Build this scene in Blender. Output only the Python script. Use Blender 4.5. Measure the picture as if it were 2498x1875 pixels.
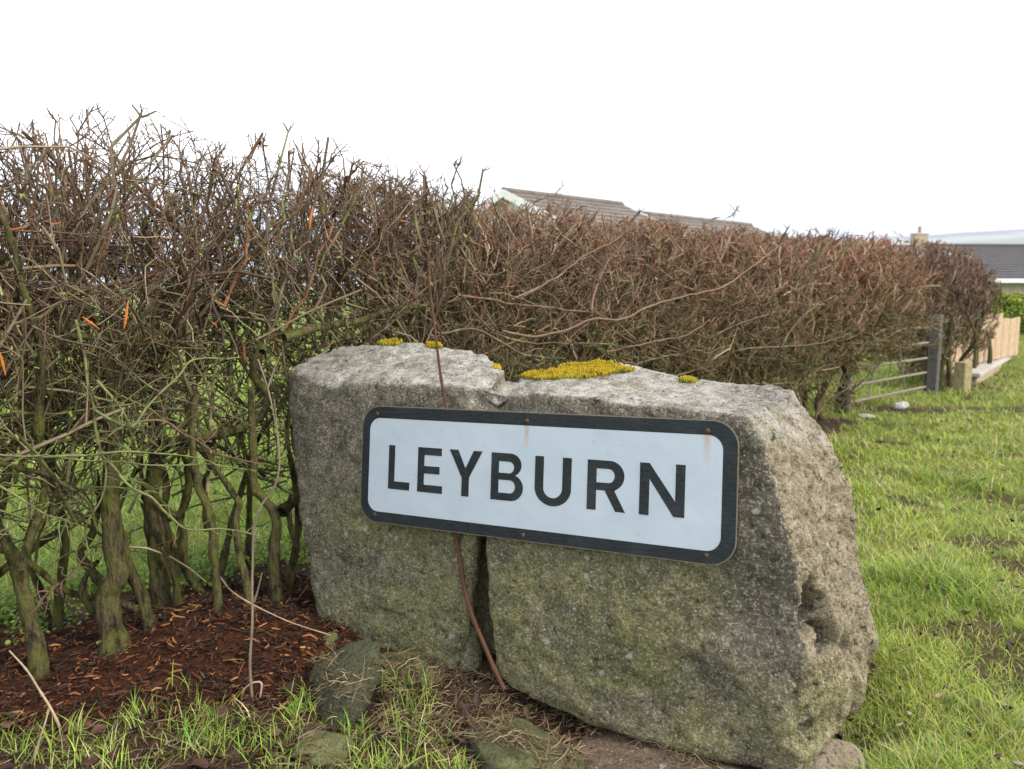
import bpy, bmesh, math
import numpy as np
from mathutils import Matrix, Vector
from mathutils.bvhtree import BVHTree

for o in list(bpy.data.objects):
    bpy.data.objects.remove(o, do_unlink=True)
SC = bpy.context.scene
COL = SC.collection
rng = np.random.default_rng(11)
PI = math.pi

# ------------------------------------------------------------------ camera
K = 2498 / 2212.0                 # survey units of the photograph -> pixels
FPX, CAM_H, PITCH = 1900.0, 1.25, math.radians(7.26)
CAM = np.array([0, 0, CAM_H])
FW = np.array([0, math.cos(PITCH), -math.sin(PITCH)])
UP = np.array([0, math.sin(PITCH), math.cos(PITCH)])
RT = np.array([1.0, 0, 0])
cam_d = bpy.data.cameras.new("camera")
cam = bpy.data.objects.new("camera", cam_d)
COL.objects.link(cam)
cam.location = CAM
cam.rotation_euler = (PI / 2 - PITCH, 0, 0)
cam_d.sensor_width = 36
cam_d.lens = FPX / 2498 * 36
cam_d.clip_start, cam_d.clip_end = 0.05, 12000
cam_d.dof.use_dof = True
cam_d.dof.focus_distance = 2.33
cam_d.dof.aperture_fstop = 4.0
SC.camera = cam

# ------------------------------------------------------------------ sky, sun, exposure
SUN_DIR = Vector((0.80, -0.40, 0.62)).normalized()
sun_el = math.asin(SUN_DIR.z)
sun_az = math.atan2(SUN_DIR.x, SUN_DIR.y)
world = bpy.data.worlds.new("World")
SC.world = world
world.use_nodes = True
wn, wl = world.node_tree.nodes, world.node_tree.links
wn.clear()
w_out = wn.new("ShaderNodeOutputWorld")
w_bg = wn.new("ShaderNodeBackground")
w_sky = wn.new("ShaderNodeTexSky")
w_sky.sky_type = 'NISHITA'
w_sky.sun_disc = False
w_sky.sun_elevation = sun_el
w_sky.sun_rotation = sun_az
w_mix = wn.new("ShaderNodeMix"); w_mix.data_type = 'RGBA'
w_tc = wn.new("ShaderNodeTexCoord")
w_noise = wn.new("ShaderNodeTexNoise")
w_map = wn.new("ShaderNodeMapping")
w_map.inputs["Scale"].default_value = (1.0, 1.0, 5.0)
w_noise.inputs["Scale"].default_value = 1.6
w_noise.inputs["Detail"].default_value = 4
w_ramp = wn.new("ShaderNodeMapRange")
w_ramp.inputs["From Min"].default_value = 0.25
w_ramp.inputs["From Max"].default_value = 0.65
w_ramp.inputs["To Min"].default_value = 0.88
w_ramp.inputs["To Max"].default_value = 0.97
w_sep = wn.new("ShaderNodeSeparateXYZ")
wl.new(w_tc.outputs["Generated"], w_sep.inputs[0])
w_low = wn.new("ShaderNodeMapRange"); w_low.interpolation_type = 'SMOOTHSTEP'
w_low.inputs["From Min"].default_value = 0.02; w_low.inputs["From Max"].default_value = 0.17
wl.new(w_sep.outputs["Z"], w_low.inputs["Value"])
w_cloud = wn.new("ShaderNodeMix"); w_cloud.data_type = 'RGBA'
w_cloud.inputs["A"].default_value = (4.6, 5.15, 5.7, 1)
w_cloud.inputs["B"].default_value = (12.0, 12.1, 12.4, 1)
wl.new(w_low.outputs["Result"], w_cloud.inputs["Factor"])
wl.new(w_cloud.outputs["Result"], w_mix.inputs["B"])
wl.new(w_tc.outputs["Generated"], w_map.inputs["Vector"])
wl.new(w_map.outputs["Vector"], w_noise.inputs["Vector"])
wl.new(w_noise.outputs["Fac"], w_ramp.inputs["Value"])
wl.new(w_ramp.outputs["Result"], w_mix.inputs["Factor"])
wl.new(w_sky.outputs["Color"], w_mix.inputs["A"])
wl.new(w_mix.outputs["Result"], w_bg.inputs["Color"])
w_bg.inputs["Strength"].default_value = 0.066
wl.new(w_bg.outputs["Background"], w_out.inputs["Surface"])

sun_d = bpy.data.lights.new("sun", 'SUN')
sun_d.energy = 1.5
sun_d.angle = math.radians(11)
sun_d.color = (1.0, 0.92, 0.78)
sun = bpy.data.objects.new("sun", sun_d)
COL.objects.link(sun)
sun.rotation_euler = SUN_DIR.to_track_quat('Z', 'Y').to_euler()

SC.view_settings.view_transform = 'Standard'
SC.view_settings.look = 'None'
SC.view_settings.exposure = 1.48
SC.view_settings.gamma = 1.0
SC.view_settings.use_curve_mapping = False
SC.cycles.max_bounces = 6
SC.cycles.diffuse_bounces = 3
SC.cycles.volume_bounces = 1
SC.cycles.transparent_max_bounces = 6


# ------------------------------------------------------------------ helpers
def ray(px, py):
    return (px * K - 1249) / FPX * RT - (py * K - 937.5) / FPX * UP + FW


def at_depth(px, py, dep):
    return CAM + ray(px, py) * dep


HD = np.array([0.69, 0.72]); HD /= np.linalg.norm(HD)
HN = np.array([HD[1], -HD[0]])
H0 = np.array([-1.25, 2.85])


def st_of(x, y):
    return (x - H0[0]) * HD[0] + (y - H0[1]) * HD[1], (x - H0[0]) * HN[0] + (y - H0[1]) * HN[1]


def hash3(ix, iy, iz, seed):
    h = (ix * 374761393 + iy * 668265263 + iz * 2147483647 + seed * 974634777) & 0xFFFFFFFF
    h = ((h ^ (h >> 13)) * 1274126177) & 0xFFFFFFFF
    h = ((h ^ (h >> 16)) * 2246822519) & 0xFFFFFFFF
    return ((h ^ (h >> 15)) & 0xFFFFFF) / float(0xFFFFFF)


def vnoise(p, scale=1.0, seed=0, octaves=1):
    """value noise, -1..1, for points p (N,3)"""
    p = np.asarray(p, float)
    out = np.zeros(len(p)); amp, tot = 1.0, 0.0
    for o in range(octaves):
        q = p * scale * (2 ** o) + 17.3 * (o + 1)
        i = np.floor(q).astype(np.int64); f = q - i
        f = f * f * (3 - 2 * f)
        v = 0
        for dx in (0, 1):
            for dy in (0, 1):
                for dz in (0, 1):
                    wgt = (f[:, 0] if dx else 1 - f[:, 0]) * (f[:, 1] if dy else 1 - f[:, 1]) * (f[:, 2] if dz else 1 - f[:, 2])
                    v = v + wgt * hash3(i[:, 0] + dx, i[:, 1] + dy, i[:, 2] + dz, seed + o * 7)
        out += amp * (v * 2 - 1); tot += amp; amp *= 0.5
    return out / tot


def sstep(a, b, x):
    t = np.clip((x - a) / (b - a), 0, 1)
    return t * t * (3 - 2 * t)


def in_poly(x, y, poly):
    inside = np.zeros(x.shape, bool)
    n = len(poly)
    for i in range(n):
        x1, y1 = poly[i]; x2, y2 = poly[(i + 1) % n]
        c = ((y1 > y) != (y2 > y)) & (x < (x2 - x1) * (y - y1) / (y2 - y1 + 1e-12) + x1)
        inside ^= c
    return inside


def base_z(x, y):
    s, t = st_of(x, y)
    z = -0.004 * np.clip(s - 0.3, -6, 160)
    z = z - 0.012 * np.clip(-t - 0.9, 0, 300)
    return z


def ground_hit0(px, py):
    r = ray(px, py); t = -CAM_H / r[2]
    for _ in range(25):
        X = CAM + r * t
        t = (float(base_z(X[0], X[1])) - CAM_H) / r[2]
    return CAM + r * t


def wpoly(pts):
    return [tuple(ground_hit0(*p)[:2]) for p in pts]


MULCH = wpoly([(-500, 1500), (-300, 1390), (80, 1385), (250, 1345), (340, 1290), (470, 1262), (640, 1240), (760, 1300), (800, 1420), (700, 1500), (600, 1530), (420, 1545), (250, 1560), (0, 1590), (-500, 1640)])
LITTER = wpoly([(-600, 1640), (0, 1575), (250, 1545), (520, 1520), (640, 1490), (760, 1420), (1000, 1450), (1300, 1500), (1700, 1560), (1830, 1610), (1850, 1900), (-600, 1900)])


# ------------------------------------------------------------------ the frame of the sign
_q = [[886, 989.5], [1798, 1029.2], [1796, 1384], [881.5, 1267]]
_d = np.array([ray(x / K, y / K) for x, y in _q])
_l = np.r_[np.linalg.solve(np.array([_d[0], -_d[1], _d[2]]).T, _d[3]), 1]
_P = _d * _l[:, None]
_P *= 1.25 * 2 / (np.linalg.norm(_P[1] - _P[0]) + np.linalg.norm(_P[2] - _P[3]))
SU = _P[1] - _P[0] + _P[2] - _P[3]; SU /= np.linalg.norm(SU)
SV = _P[0] - _P[3] + _P[1] - _P[2]; SV -= SU * (SU @ SV); SV /= np.linalg.norm(SV)
SN = np.cross(SU, SV)
S0 = _P.mean(0) + CAM


def on_sign(px, py, off):
    r = ray(px, py)
    return CAM + r * (((S0 - CAM) @ SN + off) / (r @ SN))


def zg(x, y):
    x = np.asarray(x, float); y = np.asarray(y, float)
    z = base_z(x, y)
    p = np.stack([x.ravel(), y.ravel(), np.zeros(x.size)], 1)
    r = np.hypot(x, y)
    near = np.clip(1.5 - r / 30, 0, 1)
    z = z + near * (0.030 * vnoise(p, 1.3, 3).reshape(x.shape) + 0.016 * vnoise(p, 4.0, 4).reshape(x.shape) * np.clip(1.5 - r / 10, 0, 1)
                    + 0.010 * vnoise(p, 14.0, 5).reshape(x.shape) * np.clip(1.3 - r / 5, 0, 1))
    z = z + np.clip((r - 40) / 200, 0, 1) * 0.5 * vnoise(p, 0.02, 8).reshape(x.shape)
    # the raked-up heap of bark under the hedge and the bank the stone stands on
    q_ = np.stack([x.ravel(), y.ravel(), 0 * x.ravel()], 1) - S0 * [1, 1, 0]
    su_ = np.array([SU[0], SU[1], 0]); su_ /= np.linalg.norm(su_); sn_ = np.array([SN[0], SN[1], 0]); sn_ /= np.linalg.norm(sn_)
    qu, qn = (q_ @ su_).reshape(x.shape), (q_ @ sn_).reshape(x.shape)
    z = z - .10 * sstep(-.20, .25, qu) * sstep(1.15, .85, qu) * sstep(-.75, -.5, qn) * sstep(.62, .30, qn)
    cx, cy = MC[:2]
    z = z + 0.42 * sstep(GB[0], GB[0] + 3.2, y + .25 * x) * sstep(4.5, 6.5, x) * sstep(200, 60, r)
    z = z + 0.11 * np.exp(-(((x - cx) / 0.42) ** 2 + ((y - cy) / 0.22) ** 2))
    return z


MC = ground_hit0(500, 1385)
GB = (13.2,)


def ground_hit(px, py):
    r = ray(px, py); t = -CAM_H / r[2]
    for _ in range(20):
        X = CAM + r * t
        t = 0.5 * t + 0.5 * (float(zg(X[0], X[1])) - CAM_H) / r[2]
    return CAM + r * t


# ---- mesh making
def mesh_from(name, verts, faces, mat=None, smooth=False, cols=None, attr="col"):
    me = bpy.data.meshes.new(name)
    verts = np.asarray(verts, np.float32)
    if isinstance(faces, np.ndarray):
        nf, k = faces.shape
        me.vertices.add(len(verts)); me.vertices.foreach_set("co", verts.ravel())
        me.loops.add(nf * k); me.loops.foreach_set("vertex_index", faces.astype(np.int32).ravel())
        me.polygons.add(nf)
        me.polygons.foreach_set("loop_start", np.arange(0, nf * k, k, dtype=np.int32))
        me.update(calc_edges=True)
    else:
        me.from_pydata([tuple(v) for v in verts.tolist()], [], [list(f) for f in faces])
        me.update()
    if smooth:
        me.polygons.foreach_set("use_smooth", np.ones(len(me.polygons), bool))
    if cols is not None:
        a = me.attributes.new(attr, 'FLOAT_COLOR', 'POINT')
        c = np.ones((len(verts), 4), np.float32); c[:, :cols.shape[1]] = cols
        a.data.foreach_set("color", c.ravel())
    if mat:
        me.materials.append(mat)
    return me


def link(name, me, parent=None, label=None, cat=None, group=None, kind=None):
    o = bpy.data.objects.new(name, me)
    COL.objects.link(o)
    if parent is not None:
        o.parent = parent
    if label: o["label"] = label
    if cat: o["category"] = cat
    if group: o["group"] = group
    if kind: o["kind"] = kind
    return o


def empty(name, loc, label, cat, group=None):
    o = link(name, None, None, label, cat, group)
    o.location = tuple(loc)
    o.empty_display_size = 0.1
    bpy.context.view_layer.update()
    return o


def child(name, me, root, label=None, kind=None):
    """mesh is written in world coordinates; parent keeps it there"""
    o = link(name, me, root, label, None, None, kind)
    o.matrix_parent_inverse = Matrix.Translation(root.location).inverted() if root.rotation_euler.to_quaternion().angle < 1e-6 else root.matrix_world.inverted()
    return o


def box(x0, x1, y0, y1, z0, z1):
    v = np.array([[x, y, z] for z in (z0, z1) for y in (y0, y1) for x in (x0, x1)], float)
    f = np.array([[0, 2, 3, 1], [4, 5, 7, 6], [0, 1, 5, 4], [2, 6, 7, 3], [0, 4, 6, 2], [1, 3, 7, 5]])
    return v, f


def oriented_box(a, ux, uy, uz, lx, ly, lz, bevel=0.0):
    """box from corner a along unit vectors; returns verts, faces (bevelled by bmesh when asked)"""
    v, f = box(0, lx, 0, ly, 0, lz)
    if bevel:
        bm = bmesh.new()
        vs = [bm.verts.new(p) for p in v]
        for q in f: bm.faces.new([vs[i] for i in q])
        bmesh.ops.bevel(bm, geom=list(bm.edges), offset=bevel, segments=1, affect='EDGES')
        bm.verts.ensure_lookup_table()
        v = np.array([x.co[:] for x in bm.verts]); f = [[q.index for q in p.verts] for p in bm.faces]
        bm.free()
    M = np.stack([ux, uy, uz], 0)
    return np.asarray(a) + v @ M, f


def join(parts):
    V, Fc, n = [], [], 0
    for v, f in parts:
        V.append(np.asarray(v)); Fc += [[i + n for i in q] for q in (f.tolist() if isinstance(f, np.ndarray) else f)]
        n += len(v)
    return np.concatenate(V), Fc


def tubes(P, R, C=None, sides=3, roll=None):
    """P (N,K,3) centre lines, R (N,K) radii, C (N,K,3) colours -> verts, quads, colours"""
    N, Kp, _ = P.shape
    T = np.empty_like(P)
    T[:, 1:-1] = P[:, 2:] - P[:, :-2]; T[:, 0] = P[:, 1] - P[:, 0]; T[:, -1] = P[:, -1] - P[:, -2]
    T /= np.linalg.norm(T, axis=2, keepdims=True) + 1e-9
    ref = np.array([0.31, 0.22, 0.92]); ref2 = np.array([0.93, -0.3, 0.1])
    m = P[:, -1] - P[:, 0]; m /= np.linalg.norm(m, axis=1, keepdims=True) + 1e-9
    rf = np.where((np.abs(m @ ref) > 0.8)[:, None], ref2, ref)[:, None, :]
    A = np.cross(T, rf); A /= np.linalg.norm(A, axis=2, keepdims=True) + 1e-9
    B = np.cross(T, A)
    ang = np.arange(sides) * 2 * PI / sides
    V = P[:, :, None, :] + R[:, :, None, None] * (np.cos(ang)[None, None, :, None] * A[:, :, None, :] + np.sin(ang)[None, None, :, None] * B[:, :, None, :])
    idx = np.arange(N * Kp * sides).reshape(N, Kp, sides)
    a = idx[:, :-1, :]; b = np.roll(a, -1, 2); d = idx[:, 1:, :]; c = np.roll(d, -1, 2)
    Fq = np.stack([a, b, c, d], -1).reshape(-1, 4)
    cc = None
    if C is not None:
        cc = np.repeat(C[:, :, None, :], sides, 2).reshape(-1, 3)
    return V.reshape(-1, 3), Fq, cc


def smooth_path(pts, n):
    pts = np.asarray(pts, float)
    t = np.r_[0, np.cumsum(np.linalg.norm(np.diff(pts, axis=0), axis=1))]
    tt = np.linspace(0, t[-1], n)
    m = np.gradient(pts, t, axis=0) if len(pts) > 2 else np.repeat((pts[1:] - pts[:1]) / t[-1], 2, 0)
    i = np.clip(np.searchsorted(t, tt, side='right') - 1, 0, len(t) - 2)
    h = (t[i + 1] - t[i])[:, None]; u = ((tt - t[i]) / (t[i + 1] - t[i]))[:, None]
    return ((2 * u**3 - 3 * u**2 + 1) * pts[i] + (u**3 - 2 * u**2 + u) * h * m[i] + (-2 * u**3 + 3 * u**2) * pts[i + 1] + (u**3 - u**2) * h * m[i + 1])


# ---- materials
class NT:
    def __init__(self, name):
        self.m = bpy.data.materials.new(name); self.m.use_nodes = True
        self.t = self.m.node_tree; self.n = self.t.nodes; self.l = self.t.links
        self.n.clear()
        self.out = self.n.new("ShaderNodeOutputMaterial")

    def set(self, sock, v):
        if isinstance(v, bpy.types.NodeSocket): self.l.new(v, sock)
        elif isinstance(v, (tuple, list)) and len(v) == 3 and sock.type == 'RGBA': sock.default_value = (*v, 1)
        else: sock.default_value = v

    def node(self, typ, outp=0, **kw):
        nd = self.n.new(typ)
        for k2, v in kw.items():
            if k2.startswith("_"): setattr(nd, k2[1:], v)
            else: self.set(nd.inputs[k2.replace("__", " ")], v)
        return nd.outputs[outp]

    def coord(self, which="Object"):
        nd = self.n.new("ShaderNodeTexCoord"); return nd.outputs[which]

    def noise(self, vec, scale, detail=3.0, rough=0.55, outp=0):
        return self.node("ShaderNodeTexNoise", outp, Vector=vec, Scale=scale, Detail=detail, Roughness=rough)

    def voro(self, vec, scale, feature='F1', outp=0, rand=1.0):
        return self.node("ShaderNodeTexVoronoi", outp, _feature=feature, Vector=vec, Scale=scale, Randomness=rand)

    def rng(self, v, a, b, c=0.0, d=1.0):
        nd = self.n.new("ShaderNodeMapRange")
        self.set(nd.inputs["Value"], v)
        for nm, q in (("From Min", a), ("From Max", b), ("To Min", c), ("To Max", d)): self.set(nd.inputs[nm], q)
        return nd.outputs[0]

    def math(self, op, a, b=0.0):
        nd = self.n.new("ShaderNodeMath"); nd.operation = op
        self.set(nd.inputs[0], a); self.set(nd.inputs[1], b)
        return nd.outputs[0]

    def mix(self, f, a, b, blend='MIX'):
        nd = self.n.new("ShaderNodeMix"); nd.data_type = 'RGBA'; nd.blend_type = blend
        self.set(nd.inputs["Factor"], f); self.set(nd.inputs["A"], a); self.set(nd.inputs["B"], b)
        return nd.outputs["Result"]

    def attr(self, name, outp=0):
        nd = self.n.new("ShaderNodeAttribute"); nd.attribute_name = name
        return nd.outputs[outp]

    def sep(self, v):
        nd = self.n.new("ShaderNodeSeparateXYZ"); self.set(nd.inputs[0], v); return nd.outputs

    def bump(self, h, strength=0.5, dist=0.01, prev=None):
        nd = self.n.new("ShaderNodeBump"); self.set(nd.inputs["Height"], h)
        nd.inputs["Strength"].default_value = strength; nd.inputs["Distance"].default_value = dist
        if prev is not None: self.l.new(prev, nd.inputs["Normal"])
        return nd.outputs[0]

    def principled(self, col, rough=0.8, normal=None, metal=0.0, spec=0.3):
        nd = self.n.new("ShaderNodeBsdfPrincipled")
        self.set(nd.inputs["Base Color"], col); self.set(nd.inputs["Roughness"], rough)
        nd.inputs["Metallic"].default_value = metal; nd.inputs["Specular IOR Level"].default_value = spec
        if normal is not None: self.l.new(normal, nd.inputs["Normal"])
        self.l.new(nd.outputs[0], self.out.inputs["Surface"])
        return self.m


def plain(name, col, rough=0.7, var=0.15, scale=30, bump=0.2, metal=0.0, spec=0.3):
    t = NT(name); c = t.coord()
    n = t.noise(c, scale, 4)
    f = t.rng(n, 0.3, 0.7)
    lo = tuple(x * (1 - var) for x in col); hi = tuple(min(1, x * (1 + var)) for x in col)
    return t.principled(t.mix(f, lo, hi), rough, t.bump(n, bump, 0.003), metal, spec)


def leafy(name, attr="col", trans=0.3, rough=0.6, gain=1.0):
    t = NT(name)
    a = t.attr(attr)
    d = t.n.new("ShaderNodeBsdfPrincipled"); t.set(d.inputs["Base Color"], a)
    d.inputs["Roughness"].default_value = rough; d.inputs["Specular IOR Level"].default_value = 0.25
    tr = t.n.new("ShaderNodeBsdfTranslucent"); t.set(tr.inputs["Color"], a)
    mx = t.n.new("ShaderNodeMixShader"); mx.inputs[0].default_value = trans
    t.l.new(d.outputs[0], mx.inputs[1]); t.l.new(tr.outputs[0], mx.inputs[2])
    t.l.new(mx.outputs[0], t.out.inputs["Surface"])
    return t.m


def vcol_mat(name, rough=0.85, bscale=150, bstr=0.4, spec=0.2, var=0.25):
    t = NT(name); a = t.attr("col"); c = t.coord()
    n = t.noise(c, bscale, 3)
    col = t.mix(var, a, t.mix(t.rng(n, 0.3, 0.7), (0.25, 0.25, 0.25), (1, 1, 1)), 'MULTIPLY')
    return t.principled(col, rough, t.bump(n, bstr, 0.002), 0, spec)


# ------------------------------------------------------------------ the ground: one sheet to the horizon
def axis_coords(lo, hi, step, far_lo, far_hi):
    a = list(np.arange(lo, hi + 1e-6, step))
    s, x = step, a[-1]
    while x < far_hi:
        s *= 1.12; x += s; a.append(x)
    s, x = step, a[0]; pre = []
    while x > far_lo:
        s *= 1.12; x -= s; pre.append(x)
    return np.array(pre[::-1] + a)


def m_ground():
    t = NT("ground"); c = t.coord(); z = t.attr("zone"); s = t.sep(z)
    n1 = t.noise(c, 3.0, 5); n2 = t.noise(c, 40.0, 4); n3 = t.noise(c, 160.0, 3)
    grass = t.mix(t.rng(n1, 0.35, 0.65), (0.10, 0.14, 0.024), (0.19, 0.21, 0.04))
    grass = t.mix(t.rng(n2, 0.35, 0.75), t.mix(0.35, grass, (0.09, 0.08, 0.03)), grass)
    farf = t.mix(t.rng(t.noise(c, 0.012, 4), 0.4, 0.6), (0.12, 0.18, 0.035), (0.17, 0.20, 0.06))
    soil = t.mix(t.rng(n2, 0.3, 0.7), (0.022, 0.013, 0.009), (0.06, 0.036, 0.022))
    soil = t.mix(t.rng(n3, 0.55, 0.7), soil, (0.11, 0.07, 0.04))
    mul = t.mix(t.rng(n2, 0.3, 0.7), (0.02, 0.009, 0.006), (0.075, 0.025, 0.012))
    col = t.mix(s[1], grass, soil)
    col = t.mix(s[0], col, mul)
    col = t.mix(s[2], col, farf)
    h = t.math('ADD', n2, t.math('MULTIPLY', n3, 0.5))
    return t.principled(col, 0.95, t.bump(h, 0.6, 0.02), 0, 0.15)


gx = axis_coords(-2.6, 3.4, 0.03, -3500, 4500)
gy = axis_coords(1.2, 6.0, 0.03, -400, 5200)
GX, GY = np.meshgrid(gx, gy)
GZ = zg(GX, GY)
gv = np.stack([GX.ravel(), GY.ravel(), GZ.ravel()], 1)
ny, nx = GX.shape
ii = np.arange(ny * nx).reshape(ny, nx)
gf = np.stack([ii[:-1, :-1], ii[:-1, 1:], ii[1:, 1:], ii[1:, :-1]], -1).reshape(-1, 4)
sx, tx = st_of(gv[:, 0], gv[:, 1])
pn = vnoise(gv * [1, 1, 0], 5.0, 21, 2)
pm = in_poly(gv[:, 0] + 0.05 * pn, gv[:, 1] + 0.05 * vnoise(gv * [1, 1, 0], 5.0, 22, 2), MULCH).astype(float)
under = sstep(-0.45, -0.3, tx + 0.12 * pn) * (1 - sstep(0.30, 0.42, tx + 0.15 * pn)) * (sx < 6.4)
under = np.maximum(under, sstep(-0.75, -0.6, tx + 0.12 * pn) * (1 - sstep(0.5, 0.7, tx + 0.15 * pn)) * (sx > 9.0) * (sx < 12.0))
pl = in_poly(gv[:, 0] + 0.06 * pn, gv[:, 1], LITTER).astype(float)
rr = np.hypot(gv[:, 0], gv[:, 1])
# the worn muddy track that crosses the verge in front of the gate
TR = [ground_hit0(1890, 885)[:2], ground_hit0(2060, 880)[:2], ground_hit0(2160, 884)[:2], ground_hit0(2330, 872)[:2]]


def track_d(x, y):
    d = np.full(np.shape(x), 1e9)
    for a, b in zip(TR[:-1], TR[1:]):
        ab = b - a; q = np.clip(((x - a[0]) * ab[0] + (y - a[1]) * ab[1]) / (ab @ ab), 0, 1)
        d = np.minimum(d, np.hypot(x - a[0] - q * ab[0], y - a[1] - q * ab[1]))
    return d


_rl = gv - S0; _ru, _rw = _rl @ SU, _rl @ SN
_b = vnoise(gv * [1, 1, 0], 3.4, 95, 2)
barez = sstep(.28, .40, _b) * (tx > .4) * (1 - sstep(9, 14, rr)) * .85
foot = ((_ru > -1.15) & (_ru < .95) & (_rw > -.8) & (_rw < .32)).astype(float)
trk = 1 - sstep(0.10, 0.34, track_d(gv[:, 0], gv[:, 1]) + 0.15 * pn)
zone = np.stack([pm, np.clip(np.maximum(np.maximum(np.maximum(np.maximum(under, pl), trk), foot), barez), 0, 1), sstep(14, 40, rr)], 1)
me = mesh_from("ground", gv, gf, m_ground(), True, zone, "zone")
link("ground", me, kind="structure")

# ------------------------------------------------------------------ far moor across the dale
def m_hills():
    t = NT("hills"); c = t.coord(); s = t.sep(t.attr("zone"))
    patch = t.voro(c, 0.0045, 'F1', 1)
    fld = t.mix(t.rng(t.sep(patch)[0], 0.2, 0.8), (0.13, 0.14, 0.075), (0.24, 0.235, 0.16))
    moor = t.mix(t.rng(t.noise(c, 0.004, 4), 0.4, 0.6), (0.03, 0.026, 0.06), (0.06, 0.045, 0.085))
    return t.principled(t.mix(s[0], fld, moor), 0.95, None, 0, 0.1)


az = np.linspace(math.radians(14), math.radians(58), 160)
rad = np.linspace(1500, 4200, 40)
AZ, RD = np.meshgrid(az, rad)
ridge = 20 + 175 * sstep(math.radians(14), math.radians(25), AZ) + 32 * sstep(math.radians(24), math.radians(45), AZ)
pz = np.stack([AZ.ravel() * 14, np.zeros(AZ.size), np.zeros(AZ.size)], 1)
ridge = ridge + 7 * vnoise(pz, 1.0, 4, 2).reshape(AZ.shape)
prof = sstep(1500, 3600, RD) * (1 - 0.1 * sstep(3700, 4200, RD))
HZ = -8 + (ridge + 8) * prof
hv = np.stack([RD * np.sin(AZ), RD * np.cos(AZ), HZ], -1).reshape(-1, 3)
ii = np.arange(AZ.size).reshape(AZ.shape)
hf = np.stack([ii[:-1, :-1], ii[:-1, 1:], ii[1:, 1:], ii[1:, :-1]], -1).reshape(-1, 4)
zc = np.stack([sstep(0.80, 0.93, prof.ravel() + 0.03 * vnoise(hv, 0.004, 5, 2))] * 3, 1)
link("hills", mesh_from("hills", hv, hf, m_hills(), True, zc, "zone"), kind="structure")

# ------------------------------------------------------------------ the air: far things fade
hz_m = bpy.data.materials.new("haze"); hz_m.use_nodes = True
hz_m.node_tree.nodes.clear()
_o = hz_m.node_tree.nodes.new("ShaderNodeOutputMaterial"); _v = hz_m.node_tree.nodes.new("ShaderNodeVolumePrincipled")
_v.inputs["Color"].default_value = (.70, .75, 1.0, 1); _v.inputs["Density"].default_value = 2.2e-4
hz_m.node_tree.links.new(_v.outputs[0], _o.inputs["Volume"])
_bv, _bf = box(-4200, 5200, -600, 6000, -30, 320)
link("haze", mesh_from("haze", _bv, _bf, hz_m), kind="stuff")

# ------------------------------------------------------------------ the boulder
def hull(points):
    bm = bmesh.new()
    for p in points: bm.verts.new(p)
    r = bmesh.ops.convex_hull(bm, input=list(bm.verts))
    bmesh.ops.delete(bm, geom=[g for g in set(r["geom_interior"]) | set(r["geom_unused"]) if isinstance(g, bmesh.types.BMVert)], context='VERTS')
    bm.verts.index_update()
    v = np.array([x.co[:] for x in bm.verts]); f = [[q.index for q in p.verts] for p in bm.faces]
    bm.free()
    return v, f


def remeshed(parts, voxel, smooth_it):
    v, f = join(parts)
    me = mesh_from("tmp", v, f)
    ob = bpy.data.objects.new("tmp", me); COL.objects.link(ob)
    md = ob.modifiers.new("r", 'REMESH'); md.mode = 'VOXEL'; md.voxel_size = voxel
    dg = bpy.context.evaluated_depsgraph_get()
    ev = ob.evaluated_get(dg).to_mesh()
    n = len(ev.vertices); co = np.empty(n * 3); ev.vertices.foreach_get("co", co); co = co.reshape(-1, 3)
    nf = len(ev.polygons); fi = np.empty(nf * 4, np.int32); ev.loops.foreach_get("vertex_index", fi); fi = fi.reshape(-1, 4)
    ed = np.empty(len(ev.edges) * 2, np.int32); ev.edges.foreach_get("vertices", ed); ed = ed.reshape(-1, 2)
    ob.evaluated_get(dg).to_mesh_clear()
    bpy.data.objects.remove(ob, do_unlink=True); bpy.data.meshes.remove(me)
    deg = np.bincount(ed.ravel(), minlength=n).astype(float)[:, None]
    for _ in range(smooth_it):
        acc = np.zeros_like(co)
        for k2 in range(3):
            acc[:, k2] = np.bincount(ed[:, 0], co[ed[:, 1], k2], n) + np.bincount(ed[:, 1], co[ed[:, 0], k2], n)
        co = 0.5 * co + 0.5 * acc / deg
    return co, fi


def normals_of(co, fi):
    a, b, c, d = (co[fi[:, i]] for i in range(4))
    fn = np.cross(c - a, d - b)
    vn = np.zeros_like(co)
    for i in range(4):
        for k2 in range(3): vn[:, k2] += np.bincount(fi[:, i], fn[:, k2], len(co))
    return vn / (np.linalg.norm(vn, axis=1, keepdims=True) + 1e-12)


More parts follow.
